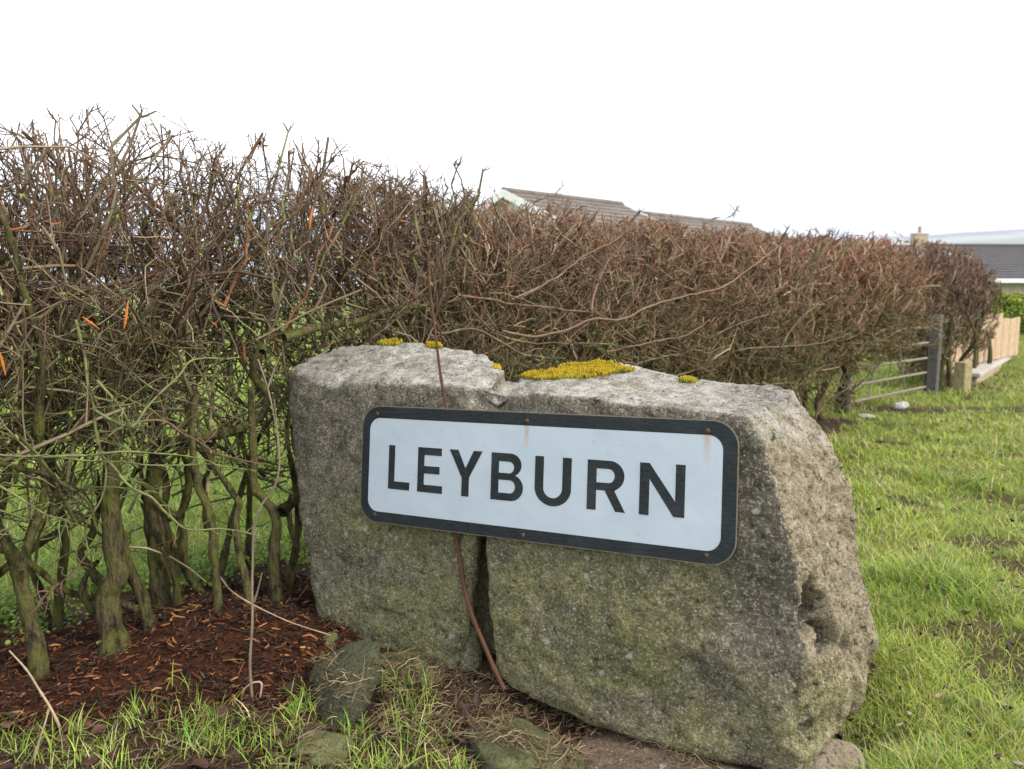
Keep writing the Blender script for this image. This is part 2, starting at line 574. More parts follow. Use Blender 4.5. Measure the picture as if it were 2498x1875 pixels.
def m_rock(name, dark=(0.085, 0.074, 0.057), mid=(0.27, 0.24, 0.185), light=(0.48, 0.44, 0.36), spots=1.0):
    """zone: R algae, G fresh tan stone, B pale weathered top plus painted sheen; zone2: R dark stone and painted recess shade, G soil-brown"""
    t = NT(name); c = t.coord(); z = t.sep(t.attr("zone")); z2 = t.sep(t.attr("zone2"))
    nb = t.noise(c, 5.0, 5, 0.6); nm = t.noise(c, 26.0, 5, 0.65); nf = t.noise(c, 120.0, 4, 0.7); ng = t.noise(c, 330.0, 2, 0.6)
    base = t.mix(t.rng(nm, 0.32, 0.68), dark, mid)
    base = t.mix(t.rng(nb, 0.45, 0.70, 0, 0.55), base, mid)
    tan = t.mix(t.rng(nm, 0.35, 0.7), (0.24, 0.19, 0.125), (0.52, 0.43, 0.30))
    base = t.mix(t.math('MULTIPLY', z[1], t.rng(nb, 0.25, 0.5, 0.7, 1.0)), base, tan)
    algae = t.mix(t.rng(nm, 0.3, 0.7), (0.125, 0.128, 0.042), (0.29, 0.285, 0.115))
    base = t.mix(t.math('MULTIPLY', z[0], t.rng(nb, 0.34, 0.58, 0.30, 1.0)), base, algae)
    pale = t.mix(t.rng(nm, 0.35, 0.65), (0.30, 0.285, 0.255), (0.58, 0.57, 0.545))
    base = t.mix(t.math('MULTIPLY', z[2], t.rng(t.noise(c, 14.0, 4, 0.6), 0.36, 0.56, 0.25, 1.0)), base, pale)
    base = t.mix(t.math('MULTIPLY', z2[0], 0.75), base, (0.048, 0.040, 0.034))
    base = t.mix(z2[1], base, (0.06, 0.04, 0.025))
    # grit
    base = t.mix(t.rng(nf, 0.53, 0.66, 0, 0.85), base, light)
    base = t.mix(t.rng(nf, 0.46, 0.33, 0, 0.9), base, dark)
    npit = t.noise(c, 52.0, 3, 0.6)
    base = t.mix(t.rng(npit, 0.40, 0.30, 0, 0.8), base, (0.035, 0.030, 0.022))
    base = t.mix(t.rng(npit, 0.60, 0.72, 0, 0.5), base, light)
    base = t.mix(t.rng(ng, 0.62, 0.75, 0, 0.15 + 0.45 * spots), base, (0.45, 0.43, 0.38))
    # crusts of white lichen: small cells, a few of them chosen
    wob = t.node("ShaderNodeVectorMath", 0, _operation='ADD', Vector=c)
    vadd = wob.node; t.l.new(t.node("ShaderNodeVectorMath", 0, _operation='SCALE', Vector=t.noise(c, 60.0, 2, 0.5, 1), Scale=0.016), vadd.inputs[1])
    d = t.voro(wob, 26.0, 'F1', 0); pick = t.sep(t.voro(wob, 26.0, 'F1', 1))[0]
    spot = t.math('MULTIPLY', t.rng(d, 0.30, 0.20), t.math('GREATER_THAN', pick, 0.94))
    base = t.mix(t.math('MULTIPLY', spot, t.rng(nm, 0.3, 0.6, 0.2 * spots, 0.8 * spots)), base, (0.52, 0.52, 0.48))
    d2 = t.voro(wob, 85.0, 'F1', 0); pick2 = t.sep(t.voro(wob, 85.0, 'F1', 1))[1]
    spot2 = t.math('MULTIPLY', t.rng(d2, 0.34, 0.22), t.math('GREATER_THAN', pick2, 0.955))
    base = t.mix(t.math('MULTIPLY', spot2, 0.6 * spots), base, (0.55, 0.54, 0.50))
    h = t.math('ADD', t.math('ADD', t.math('MULTIPLY', nm, 1.2), t.math('MULTIPLY', nf, 0.7)), t.math('MULTIPLY', ng, 0.25))
    return t.principled(base, 0.92, t.bump(h, 1.0, 0.02), 0, 0.2)


M_ROCK = m_rock("gritstone")
OS = on_sign
right_hull = [OS(1048, 1165, -.03), OS(1082, 850, -.03), OS(1066, 1440, -.035), OS(1104, 1490, -.05), OS(1200, 1527, -.055), OS(1270, 1566, -.06), OS(1400, 1600, -.06),
              OS(1500, 1622, -.065), OS(1640, 1655, -.07), OS(1735, 1685, -.09),
              OS(1602, 896, -.014), OS(1650, 965, -.012), OS(1662, 1060, -.014), OS(1705, 1170, -.02), OS(1728, 1300, -.035), OS(1738, 1420, -.05), OS(1735, 1540, -.06),
              OS(1122, 838, -.03), OS(1300, 864, -.015), OS(1500, 893, -.012),
              OS(1120, 812, -.30), OS(1235, 787, -.46), OS(1300, 784, -.48), OS(1380, 798, -.46), OS(1500, 815, -.44), OS(1650, 834, -.40), OS(1715, 846, -.38),
              OS(1752, 882, -.34), OS(1800, 958, -.36), OS(1843, 1062, -.38), OS(1861, 1180, -.40), OS(1872, 1300, -.40), OS(1892, 1440, -.37), OS(1884, 1478, -.35), OS(1835, 1567, -.30), OS(1792, 1612, -.22), OS(1758, 1650, -.14),
              OS(1150, 1380, -.55), OS(1700, 1400, -.58), OS(1690, 900, -.55), OS(1210, 840, -.55), OS(1150, 1480, -.4), OS(1600, 1560, -.4)]
left_hull = [OS(628, 797, -.12), OS(626, 900, -.08), OS(632, 1000, -.07), OS(650, 1110, -.065), OS(666, 1210, -.065), OS(690, 1335, -.075), OS(722, 1378, -.10), OS(782, 1402, -.085),
             OS(850, 1443, -.075), OS(930, 1475, -.075), OS(984, 1476, -.085), OS(1006, 1400, -.09), OS(1016, 1330, -.085), OS(1008, 1250, -.08), OS(1002, 1165, -.075), OS(1010, 900, -.05),
             OS(700, 838, -.055), OS(850, 828, -.045), OS(1000, 832, -.045), OS(1010, 845, -.04),
             OS(660, 778, -.22), OS(690, 766, -.30), OS(760, 745, -.38), OS(860, 735, -.44), OS(930, 740, -.44), OS(1000, 751, -.42), OS(1048, 768, -.38), OS(1098, 800, -.24), OS(1060, 830, -.05),
             OS(700, 1300, -.3), OS(660, 1000, -.35), OS(980, 1440, -.4), OS(980, 900, -.52), OS(720, 850, -.45)]
bridge = [OS(960, 832, -.05), OS(1160, 850, -.035), OS(960, 1030, -.06), OS(1140, 1030, -.055), OS(960, 830, -.4), OS(1160, 830, -.4), OS(960, 1030, -.4), OS(1140, 1030, -.4)]
backing = [OS(950, 900, -.22), OS(1110, 900, -.22), OS(985, 1250, -.20), OS(960, 1440, -.26), OS(1120, 1440, -.26), OS(950, 900, -.5), OS(1120, 900, -.5), OS(960, 1440, -.5), OS(1120, 1440, -.5)]
bco, bfi = remeshed([hull(h) for h in (right_hull, left_hull, bridge, backing)], 0.0085, 5)
bn = normals_of(bco, bfi)
rel = bco - S0
bu, bv, bw = rel @ SU, rel @ SV, rel @ SN
front = sstep(0.55, 0.85, bn @ SN)
side = sstep(0.25, 0.6, bn @ SU - 0.35 * np.abs(bn @ SN)) * (bu > 0.5)
topf = sstep(0.35, 0.7, bn[:, 2])
under_sign = (np.abs(bu) < 0.62) & (np.abs(bv) < 0.2) & (bw > -0.12)
disp = 0.016 * vnoise(bco, 6.5, 1, 2) + 0.008 * vnoise(bco, 22, 2, 2) + 0.0045 * vnoise(bco, 60, 3, 2) - 0.008 * sstep(.45, .8, vnoise(bco, 17, 12, 2))
# the broken end is rougher and runs in streaks that follow the bedding
strk = np.stack([bw * 34 - bv * 9, bv * 6 + bw * 3, bu * 6], 1)
disp += side * (0.020 * vnoise(strk, 1.0, 5, 3) + 0.007 * vnoise(bco, 45, 6, 2) + 0.008 * vnoise(bco, 11, 7, 2))
crk = np.abs(vnoise(strk * [1.2, 1.6, 1], 1.0, 15, 2)); disp -= side * 0.010 * sstep(.10, .0, crk)
disp += topf * 0.010 * vnoise(np.stack([bu * 9, bw * 30, bv * 10], 1), 1.0, 9, 2)


BV0 = BVHTree.FromPolygons([tuple(v) for v in bco.tolist()], [tuple(f) for f in bfi.tolist()])


def dent(px, py, off, radius, depth, pw=2):
    c = OS(px, py, off)
    dr = ray(px, py); dr /= np.linalg.norm(dr)
    hit = BV0.ray_cast(Vector(CAM), Vector(dr))
    if hit[0] is not None: c = np.array(hit[0])
    d = np.linalg.norm(bco - c, axis=1) / radius
    d = d * (1 + .25 * vnoise(bco, 30, 77, 2))
    return -depth * np.exp(-(d ** pw))


for a in ((1752, 1275, 0, .035, .050, 6), (1765, 1325, 0, .050, .10, 6), (1788, 1385, 0, .045, .09, 6), (1745, 1360, 0, .03, .03, 4), (1752, 1510, 0, .05, .035, 3), (1748, 1580, 0, .05, .045, 6), (1725, 1520, 0, .03, .04, 6), (1860, 1540, 0, .05, .06, 5), (1800, 1560, 0, .05, .03),  (1725, 1010, 0, .03, .02), (1840, 1400, 0, .04, .03),
          (1432, 1241, -.03, .012, .022), (1506, 1432, -.045, .017, .026), (1512, 1455, -.047, .012, .015), (1068, 880, -.04, .09, .022), (1075, 840, -.05, .06, .02), (840, 1340, -.07, .04, .006),
          (1100, 800, -.15, .10, .03), (1098, 815, 0, .022, .02), (1084, 832, 0, .020, .018), (1072, 850, 0, .018, .016), (1063, 868, 0, .017, .014)):
    disp += dent(*a)
# a thin ledge low on the left half
c0 = OS(815, 1300, -.07); led = (bco - c0)
lu, lv = led @ SU, led @ SV
disp += 0.010 * sstep(0.16, 0.0, np.abs(lu - 0.06)) * sstep(-0.012, 0.004, lv + 0.22 * lu) * sstep(0.10, 0.02, lv + 0.22 * lu) * (bw > -.12) * (bu < -.2)
disp = np.where(under_sign, np.minimum(disp, 0.002), disp)
bco2 = bco + bn * disp[:, None]
r2 = (bco2 - S0) @ SN
bco2[under_sign] -= np.outer(np.maximum(r2[under_sign] + 0.010, 0), SN)
bn2 = normals_of(bco2, bfi)
nl = vnoise(bco, 4.0, 31, 3); nl2 = vnoise(bco, 9.0, 33, 2)
alg = sstep(0.02, -0.24, bv + 0.14 * nl) * (0.95 - 0.65 * sstep(-0.60, -1.0, bu + .1 * nl)) * sstep(0.66, 0.50, bu + 0.15 * nl) * (1 - side)
alg = np.maximum(alg, 0.85 * sstep(-0.34, -0.60, bv + 0.1 * nl2))
alg = np.maximum(alg, 0.5 * sstep(0.1, 0.5, nl) * topf)
tanz = side * (0.85 + 0.3 * nl)
pal = topf * (0.95 + 0.6 * nl2)  # pale weathered stone, lightened further to paint in a sheen
recess_shade = sstep(-0.016, -0.05, disp) * 0.9  # deep hollows coloured dark, shade painted into the stone
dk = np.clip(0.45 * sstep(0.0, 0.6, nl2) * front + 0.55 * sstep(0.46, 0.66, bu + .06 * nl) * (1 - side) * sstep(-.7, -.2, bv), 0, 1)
dk = np.maximum(dk, recess_shade * (bv < -.2))
soilb = 0.6 * np.exp(-((bu + 0.02) / 0.10) ** 2 - ((bv - 0.27) / 0.09) ** 2) * sstep(-0.3, 0.5, nl2)
orange = np.zeros(len(bco))
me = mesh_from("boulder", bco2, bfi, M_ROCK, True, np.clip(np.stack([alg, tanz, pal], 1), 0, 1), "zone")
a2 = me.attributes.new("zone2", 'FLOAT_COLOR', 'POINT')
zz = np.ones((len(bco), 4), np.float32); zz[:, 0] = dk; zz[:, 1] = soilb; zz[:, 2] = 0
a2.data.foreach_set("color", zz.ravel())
link("boulder", me, label="huge rough grey gritstone boulder, split at its foot, carrying the white sign", cat="boulder")
BVH = BVHTree.FromPolygons([tuple(v) for v in bco2.tolist()], [tuple(f) for f in bfi.tolist()])


# ------------------------------------------------------------------ smaller stones round its foot
STONES = []


def stone(name, label, centre, axes, ux, seed, mat, pts=26, zone=(0, 0, 0), zone2=(0, 0, 0), voxel=0.012, amp=1.0, tilt=None, moss=0.0, group=None, flat=0.0):
    g = np.random.default_rng(seed)
    d = g.normal(size=(pts, 3)); d /= np.linalg.norm(d, axis=1, keepdims=True)
    d = np.sign(d) * np.abs(d) ** (1 - 0.35 * flat)
    ux = np.array(ux, float); ux /= np.linalg.norm(ux)
    uz = np.array([0, 0, 1.0]) if tilt is None else np.array(tilt, float)
    uz = uz - ux * (ux @ uz); uz /= np.linalg.norm(uz); uy = np.cross(uz, ux)
    P = centre + (d * np.array(axes)) @ np.stack([ux, uy, uz], 0)
    co, fi = remeshed([hull(P)], voxel, 3)
    nn = normals_of(co, fi)
    co = co + nn * (amp * (0.010 * vnoise(co, 10, seed, 2) + 0.004 * vnoise(co, 45, seed + 1, 2)))[:, None]
    nn = normals_of(co, fi)
    z = np.tile(np.array(zone, float), (len(co), 1)); w = np.tile(np.array(zone2, float), (len(co), 1))
    if moss:
        z[:, 0] = np.clip(z[:, 0] + moss * sstep(-0.2, 0.6, nn[:, 2] + 0.7 * vnoise(co, 9, seed + 3, 2)), 0, 1)
    me = mesh_from(name, co, fi, mat, True, z, "zone")
    a = me.attributes.new("zone2", 'FLOAT_COLOR', 'POINT')
    q = np.ones((len(co), 4), np.float32); q[:, :3] = w; a.data.foreach_set("color", q.ravel())
    STONES.append((co, fi))
    return link(name, me, label=label, cat="stone", group=group)


M_DARK = m_rock("dark_stone", (0.022, 0.028, 0.020), (0.058, 0.068, 0.050), (0.11, 0.115, 0.09), .0)
M_PINK = m_rock("pink_stone", (0.13, 0.085, 0.06), (0.25, 0.175, 0.13), (0.36, 0.28, 0.22))


def put(px, py, off):
    return OS(px, py, off)


def seat(px, py, up):
    """a point UP above the ground where the sight line meets it"""
    return ground_hit(px, py) + np.array([0, 0, up])


GR = "stones packed round the foot of the boulder"
stone("stone", "narrow grey stone wedged upright in the cleft of the boulder", put(1018, 1415, -.13), (.036, .05, .125), SU, 5, M_ROCK, zone=(.5, 0, 0), tilt=SV + 0.12 * SU, group=GR)
stone("stone", "small pale grey stone tucked under the boulder's lower left corner", put(752, 1418, .045), (.070, .05, .034), SU + .3 * SV, 8, M_ROCK, zone=(.1, .1, .35), tilt=SV - .2 * SU, group=GR)
stone("stone", "bright green mossy block beneath the left half of the boulder", put(865, 1462, .015), (.20, .11, .075), SU - .34 * SV, 12, M_DARK, zone=(.9, 0, 0), moss=.5, flat=.6, group=GR)
stone("stone", "mossy yellow-green stone leaning left of the pale grey stone", put(716, 1408, .0), (.055, .06, .085), SU, 14, M_DARK, zone=(.9, 0, 0), moss=.5, group=GR)
stone("stone", "smooth dark slaty stone sloping down to the bark mulch", seat(728, 1515, .035), (.20, .17, .05), SU * .8 + SV * .45, 19, M_DARK, zone=(.25, 0, 0), zone2=(.2, 0, 0), flat=.6, amp=1.5, moss=.25, tilt=SV - .3 * SU + .9 * SN, group=GR)
stone("stone", "low flat stone furred with yellow moss among the dead leaves", seat(695, 1622, .012), (.095, .08, .035), SU, 23, M_DARK, zone=(1, 0, 0), moss=.6, flat=.5, group=GR)
stone("stone", "dark green mossy stone at the bottom edge in front of the boulder", seat(1130, 1665, .025), (.18, .14, .095), SU - .25 * SV, 27, M_DARK, zone=(.25, 0, 0), moss=.45, flat=.7, amp=.7, group=GR)
stone("stone", "long brownish pink slab lying under the boulder's underside", seat(1480, 1690, -.05), (.44, .22, .10), SU - .03 * SV, 33, M_PINK, zone=(.1, 0, 0), zone2=(0, .25, 0), flat=.8, amp=.8, group=GR)
stone("stone", "pale sandy pink stone under the boulder's right corner by the grass", put(1800, 1668, -.18), (.085, .10, .10), SU, 38, M_PINK, zone=(0, .8, .1), amp=.8, flat=.4, group=GR)

# ------------------------------------------------------------------ the sign
HS = 1.25 / 3.232
sign = empty("place_name_sign", S0, "white town name sign with black border and black letters, nailed to the boulder", "sign")
Ms = Matrix(((SU[0], SV[0], SN[0], S0[0]), (SU[1], SV[1], SN[1], S0[1]), (SU[2], SV[2], SN[2], S0[2]), (0, 0, 0, 1)))
sign.matrix_world = Ms


def rrect(x0, x1, y0, y1, r, n=10):
    pts = []
    for cx, cy, a0 in ((x1 - r, y1 - r, 0), (x0 + r, y1 - r, 90), (x0 + r, y0 + r, 180), (x1 - r, y0 + r, 270)):
        for i in range(n + 1):
            a = math.radians(a0 + 90 * i / n); pts.append((cx + r * math.cos(a), cy + r * math.sin(a)))
    return pts


def local_prism(name, outline, z0, z1, mat, holes=()):
    """flat plate with real thickness, outline in sign units (height = 1), centred"""
    bm = bmesh.new()
    def loop(pts):
        vs = [bm.verts.new(((x - 1.616) * HS, (y - 0.5) * HS, z1)) for x, y in pts]
        return [bm.edges.new((vs[i], vs[(i + 1) % len(vs)])) for i in range(len(vs))]
    es = loop(outline)
    for h in holes: es += loop(h)
    bmesh.ops.triangle_fill(bm, edges=es, use_beauty=True, use_dissolve=False, normal=(0, 0, 1))
    for f in bm.faces:
        if f.normal.z < 0: f.normal_flip()
    r = bmesh.ops.extrude_face_region(bm, geom=list(bm.faces), use_keep_orig=True)
    for v in [g for g in r["geom"] if isinstance(g, bmesh.types.BMVert)]: v.co.z = z0
    bmesh.ops.recalc_face_normals(bm, faces=list(bm.faces))
    me = bpy.data.meshes.new(name); bm.to_mesh(me); bm.free()
    me.materials.append(mat)
    o = link(name, me, sign)
    return o


def m_panel():
    t = NT("sign_panel"); c = t.coord(); s = t.sep(c)
    n = t.noise(c, 6, 4); nf = t.noise(c, 900, 1); nd = t.noise(c, 55, 3, 0.6)
    col = t.mix(t.rng(n, 0.3, 0.7), (0.395, 0.465, 0.545), (0.45, 0.515, 0.59))
    col = t.mix(t.rng(nd, 0.69, 0.73, 0, 0.6), col, (0.30, 0.17, 0.08))
    for xn, wd, ln, k2 in ((0.152, .010, .055, .35), (1.605, .013, .085, .95), (3.019, .017, .10, .75)):
        x0 = (xn - 1.616) * HS; y0 = (0.915 - 0.5) * HS
        fx = t.rng(t.math('ABSOLUTE', t.math('SUBTRACT', s[0], x0)), 0.0, wd * HS * 2.2, 1.0, 0.0)
        fy = t.rng(t.math('SUBTRACT', y0, s[1]), 0.0, ln * HS * 2.4, 1.0, 0.0)
        fac = t.math('MULTIPLY', t.math('MULTIPLY', fx, fy), t.rng(t.noise(c, 120, 2), 0.3, 0.7, 0.6 * k2, 1.2 * k2))
        col = t.mix(fac, col, (0.42, 0.20, 0.06))
    h = t.math('ADD', t.math('MULTIPLY', nf, 0.05), t.math('MULTIPLY', t.noise(c, 9, 2), 1.2))
    return t.principled(col, 0.42, t.bump(h, 0.35, 0.006), 0, 0.45)


def m_black():
    t = NT("sign_black"); c = t.coord()
    mp = t.node("ShaderNodeMapping", 0, Vector=c, Rotation=(0, 0, 0.9), Scale=(1.0, 4.0, 1.0))
    n = t.noise(mp, 38, 4, 0.6); n2 = t.noise(c, 7, 3); sp = t.noise(c, 260, 2)
    col = t.mix(t.rng(n, 0.35, 0.65), (0.007, 0.010, 0.0125), (0.019, 0.026, 0.031))
    col = t.mix(t.rng(n2, 0.5, 0.75, 0, 0.5), col, (0.036, 0.048, 0.060))
    col = t.mix(t.rng(sp, 0.72, 0.78, 0, 0.7), col, (0.35, 0.36, 0.36))
    return t.principled(col, t.rng(n, 0.35, 0.65, 0.45, 0.7), t.bump(n, 0.4, 0.004), 0, 0.28)


M_BLK = m_black()
M_ALU = plain("weathered_aluminium", (0.20, 0.175, 0.13), 0.5, 0.2, 40, 0.1, 0.3)
A = 3.232
local_prism("plate", rrect(-.007, A + .007, -.007, 1.007, .183, 12), -0.006, 0.000, M_ALU)
local_prism("border", rrect(0, A, 0, 1, .178, 12), 0.0, 0.0012, M_BLK, [rrect(.076, 3.134, .088, .902, .105, 12)])
local_prism("panel", rrect(.078, 3.132, .090, .900, .104, 12), 0.0, 0.0009, m_panel())


def arc(cx, cy, rx, ry, a0, a1, n=12):
    return [(cx + rx * math.cos(math.radians(a0 + (a1 - a0) * i / n)), cy + ry * math.sin(math.radians(a0 + (a1 - a0) * i / n))) for i in range(n + 1)]


yb, yt = 0.297, 0.673
ym = 0.485
LET = []
LET.append(([(.288, yt), (.352, yt), (.352, .364), (.509, .364), (.509, yb), (.288, yb)], []))
LET.append(([(.590, yt), (.826, yt), (.826, .610), (.655, .610), (.655, .518), (.808, .518), (.808, .455), (.655, .455), (.655, .360), (.838, .360), (.838, yb), (.590, yb)], []))
LET.append(([(.902, yt), (.986, yt), (1.058, .526), (1.132, yt), (1.214, yt), (1.094, .450), (1.094, yb), (1.025, yb), (1.025, .446)], []))
LET.append(([(1.299, yb), (1.299, yt)] + arc(1.470, .582, .100, .091, 90, -64, 12) + arc(1.479, .402, .109, .105, 60, -90, 14),
            [[(1.368, .607)] + arc(1.462, .561, .043, .046, 90, -90, 10) + [(1.368, .515)], [(1.368, .460)] + arc(1.470, .408, .048, .052, 90, -90, 10) + [(1.368, .356)]]))
LET.append(([(1.689, .670), (1.689, .430)] + arc(1.843, .430, .154, .140, 180, 360, 22) + [(1.997, .670), (1.923, .670), (1.923, .430)] + arc(1.843, .430, .080, .078, 0, -180, 16) + [(1.763, .670)], []))
LET.append(([(2.128, yb), (2.128, .671)] + arc(2.305, .559, .115, .112, 90, -62, 14) + [(2.345, .448), (2.432, yb), (2.356, yb), (2.268, .447), (2.201, .447), (2.201, yb)],
            [[(2.201, .609)] + arc(2.298, .557, .047, .052, 90, -90, 10) + [(2.201, .505)]]))
LET.append(([(2.538, yb), (2.538, .676), (2.609, .676), (2.804, .412), (2.804, .679), (2.873, .679), (2.873, .303), (2.793, .303), (2.611, .562), (2.611, yb)], []))
for out, holes in LET:
    local_prism("letter", out, 0.0009, 0.0018, M_BLK, holes)
M_RUST = plain("rusty_nail", (0.095, 0.05, 0.032), 0.8, 0.4, 400, 0.4)
for x, y in ((.150, .936), (.157, .060), (1.605, .938), (1.601, .040), (3.022, .930), (3.036, .058)):
    cx, cy, r = (x - 1.616) * HS, (y - .5) * HS, .0068
    v = [(cx, cy, .0042)]; f = []
    for k2, (rr_, hh) in enumerate(((r * .6, .0037), (r, .0020), (r, .0))):
        v += [(cx + rr_ * math.cos(i * PI / 6), cy + rr_ * math.sin(i * PI / 6), hh) for i in range(12)]
    f += [[0, 1 + i, 1 + (i + 1) % 12] for i in range(12)]
    for k2 in range(2):
        f += [[1 + k2 * 12 + i, 13 + k2 * 12 + i, 13 + k2 * 12 + (i + 1) % 12, 1 + k2 * 12 + (i + 1) % 12] for i in range(12)]
    link("nail", mesh_from("nail", np.array(v), f, M_RUST, True), sign)

# ------------------------------------------------------------------ moss cushions on top of the boulder
M_MOSS = leafy("moss", trans=0.25, rough=0.8)


def moss_patch(label, blobs, n, seed, orange=0.5, hgt=0.02):
    g = np.random.default_rng(seed)
    P, Nn = [], []
    for cx, cy, rx, ry, wgt in blobs:
        for _ in range(int(n * wgt)):
            a, r_ = g.uniform(0, 2 * PI), math.sqrt(g.uniform(0, 1)) * (0.8 + 0.3 * math.sin(5 * cx + 3 * g.uniform()))
            d = ray(cx + rx * r_ * math.cos(a), cy + ry * r_ * math.sin(a)); d /= np.linalg.norm(d)
            h = BVH.ray_cast(Vector(CAM), Vector(d))
            if h[0] is not None and h[1].z > 0.15:
                P.append(h[0][:]); Nn.append(h[1][:])
    P, Nn = np.array(P), np.array(Nn)
    m = len(P)
    clump = 0.5 + 0.5 * vnoise(P, 26, seed, 2)
    L = hgt * (0.35 + 0.9 * clump) * g.uniform(.6, 1.2, m)
    D = Nn * .5 + np.array([0, 0, 1.0]) + g.normal(0, .35, (m, 3)); D /= np.linalg.norm(D, axis=1, keepdims=True)
    X = np.stack([P - Nn * .004, P + D * L[:, None] * .6, P + D * L[:, None]], 1)
    tip = np.where((g.random(m) < orange * (0.3 + clump))[:, None], np.array([.62, .38, .02]), np.array([.34, .36, .03])) * g.uniform(.7, 1.2, (m, 1))
    base = np.array([.11, .15, .02]) * g.uniform(.6, 1.2, (m, 1))
    C = np.stack([base, .4 * base + .6 * tip, tip], 1)
    R = np.stack([np.full(m, .0034), np.full(m, .0030), np.full(m, .0012)], 1)
    v, f, c = tubes(X, R, C, 3)
    link("moss_cushion", mesh_from("moss_cushion", v, f, M_MOSS, False, c), label=label, cat="moss", group="moss cushions on top of the boulder")


moss_patch("long orange-tipped yellow moss cushion along the middle of the boulder's top", [(1255, 792, 85, 26, .5), (1320, 800, 55, 8, .25), (1180, 812, 60, 8, .25)], 9000, 1, .75, .017)
moss_patch("small yellow moss tuft on the crest of the boulder's left hump", [(838, 740, 30, 7, 1)], 900, 2, .5, .018)
moss_patch("small orange moss tuft beside the red shoot on the left hump", [(942, 747, 26, 7, 1)], 800, 3, .7, .018)
moss_patch("tiny lone yellow-green moss tuft right of the long moss cushion", [(1487, 822, 20, 6, 1)], 600, 4, .3, .014)
moss_patch("flat ochre moss streak on the slope beside the notch in the boulder's top", [(1080, 792, 22, 8, 1)], 700, 6, .8, .006)

# ------------------------------------------------------------------ hedge
M_TWIG = vcol_mat("hedge_twig", 0.8, 120, 0.3)


def m_bark():
    t = NT("bark"); c = t.coord()
    mp = t.node("ShaderNodeMapping", 0, Vector=c, Scale=(1, 1, 0.3))
    n = t.noise(mp, 60, 5, 0.65); n2 = t.noise(c, 9, 4); n3 = t.noise(c, 200, 2)
    col = t.mix(t.rng(n, 0.35, 0.65), (0.022, 0.016, 0.009), (0.125, 0.098, 0.055))
    col = t.mix(t.rng(n2, 0.40, 0.60, 0.10, 0.75), col, (0.110, 0.118, 0.026))
    col = t.mix(t.rng(t.noise(mp, 38, 4, 0.6), 0.48, 0.36, 0, 0.85), col, (0.014, 0.010, 0.006))
    col = t.mix(t.rng(n3, 0.62, 0.72, 0, 0.6), col, (0.22, 0.20, 0.12))
    return t.principled(col, 0.9, t.bump(n, 1.0, 0.03), 0, 0.2)


M_BARK = m_bark()
hedge = empty("hedge", (H0[0], H0[1], 0), "long clipped leafless brown hawthorn hedge standing behind the boulder", "hedge")


def hpos(s, t, z):
    s, t, z = np.broadcast_arrays(np.asarray(s, float), np.asarray(t, float), np.asarray(z, float))
    x = H0[0] + HD[0] * s + HN[0] * t; y = H0[1] + HD[1] * s + HN[1] * t
    return np.stack([x, y, base_z(x, y) + z], -1)


def on_hedge(px, py, t):
    """the point where the sight line meets the hedge's vertical plane at distance t from its foot"""
    r = ray(px, py); h2 = np.array([HN[0], HN[1], 0])
    o = np.array([H0[0] + HN[0] * t, H0[1] + HN[1] * t, 0])
    return CAM + r * (((o - CAM) @ h2) / (r @ h2))


def inside_boulder(p):
    q = p - S0
    u, v, w = q @ SU, q @ SV, q @ SN
    return (u > -1.15) & (u < 1.2) & (w > -.50) & (w < .6) & (v < .36)


def rough_tube(path, w0, w1, n, sides, seed, amp=0.16):
    P = smooth_path(path, n)[None]
    u_ = np.linspace(0, 1, n)
    R = (np.linspace(w0, w1, n) * (1 + .55 * np.exp(-u_ / .05)) * (1 + .10 * vnoise(P[0], 16, seed + 5, 2)))[None]
    v, f, _ = tubes(P, R, None, sides)
    ax = np.repeat(P[0], sides, 0)
    k2 = 1 + amp * 1.6 * vnoise(v, 22, seed, 2) + .9 * amp * vnoise(v * [1, 1, .25], 75, seed + 1, 2)
    v = ax + (v - ax) * k2[:, None]
    V = np.concatenate([v, P[0][[0, -1]]])
    base = [list(q) for q in f.tolist()]
    m = len(v)
    base += [[m, (i + 1) % sides, i] for i in range(sides)]
    base += [[m + 1, m - sides + i, m - sides + (i + 1) % sides] for i in range(sides)]
    return V, base


TRUNKS = [  # survey path, width at foot and top
    ([(83, 1455), (80, 1401), (64, 1337), (48, 1273), (40, 1225), (8, 1161), (-30, 1080), (-40, 1000)], 50, 26),
    ([(125, 1366), (125, 1340), (128, 1289), (135, 1225), (141, 1150), (122, 1076), (109, 1028), (106, 964), (90, 880)], 26, 18),
    ([(108, 1352), (86, 1273), (64, 1219), (60, 1150)], 24, 14),
    ([(250, 1398), (247, 1380), (237, 1337), (231, 1289), (253, 1241), (248, 1193), (241, 1124), (237, 1060), (243, 996), (247, 920), (235, 840), (240, 760)], 66, 26),
    ([(333, 1352), (304, 1283), (279, 1225), (263, 1161), (250, 1110)], 36, 24),
    ([(354, 1318), (346, 1257), (339, 1193), (333, 1145), (327, 1076), (333, 1012), (343, 964), (339, 890), (350, 820)], 56, 34),
    ([(384, 1318), (378, 1257), (362, 1205), (350, 1180)], 20, 15),
    ([(472, 1320), (468, 1257), (461, 1193), (459, 1140), (448, 1092), (429, 1054), (420, 996), (413, 916), (425, 850)], 24, 18),
    ([(543, 1312), (528, 1241), (516, 1193), (512, 1145), (512, 1110), (518, 1092), (500, 1060), (474, 1022), (448, 980), (416, 932)], 24, 14),
    ([(597, 1308), (593, 1241), (592, 1177), (598, 1130), (590, 1105), (572, 1080), (551, 1054), (548, 996), (544, 916), (541, 836)], 34, 18),
    ([(616, 1268), (634, 1209), (644, 1145), (640, 1060), (625, 980)], 22, 16),
    ([(-60, 1420), (-50, 1300), (-30, 1180), (0, 1100), (20, 1000)], 40, 24),
    ([(700, 1300), (690, 1150), (700, 1000), (720, 880)], 40, 24),
]
trunk_tops = []
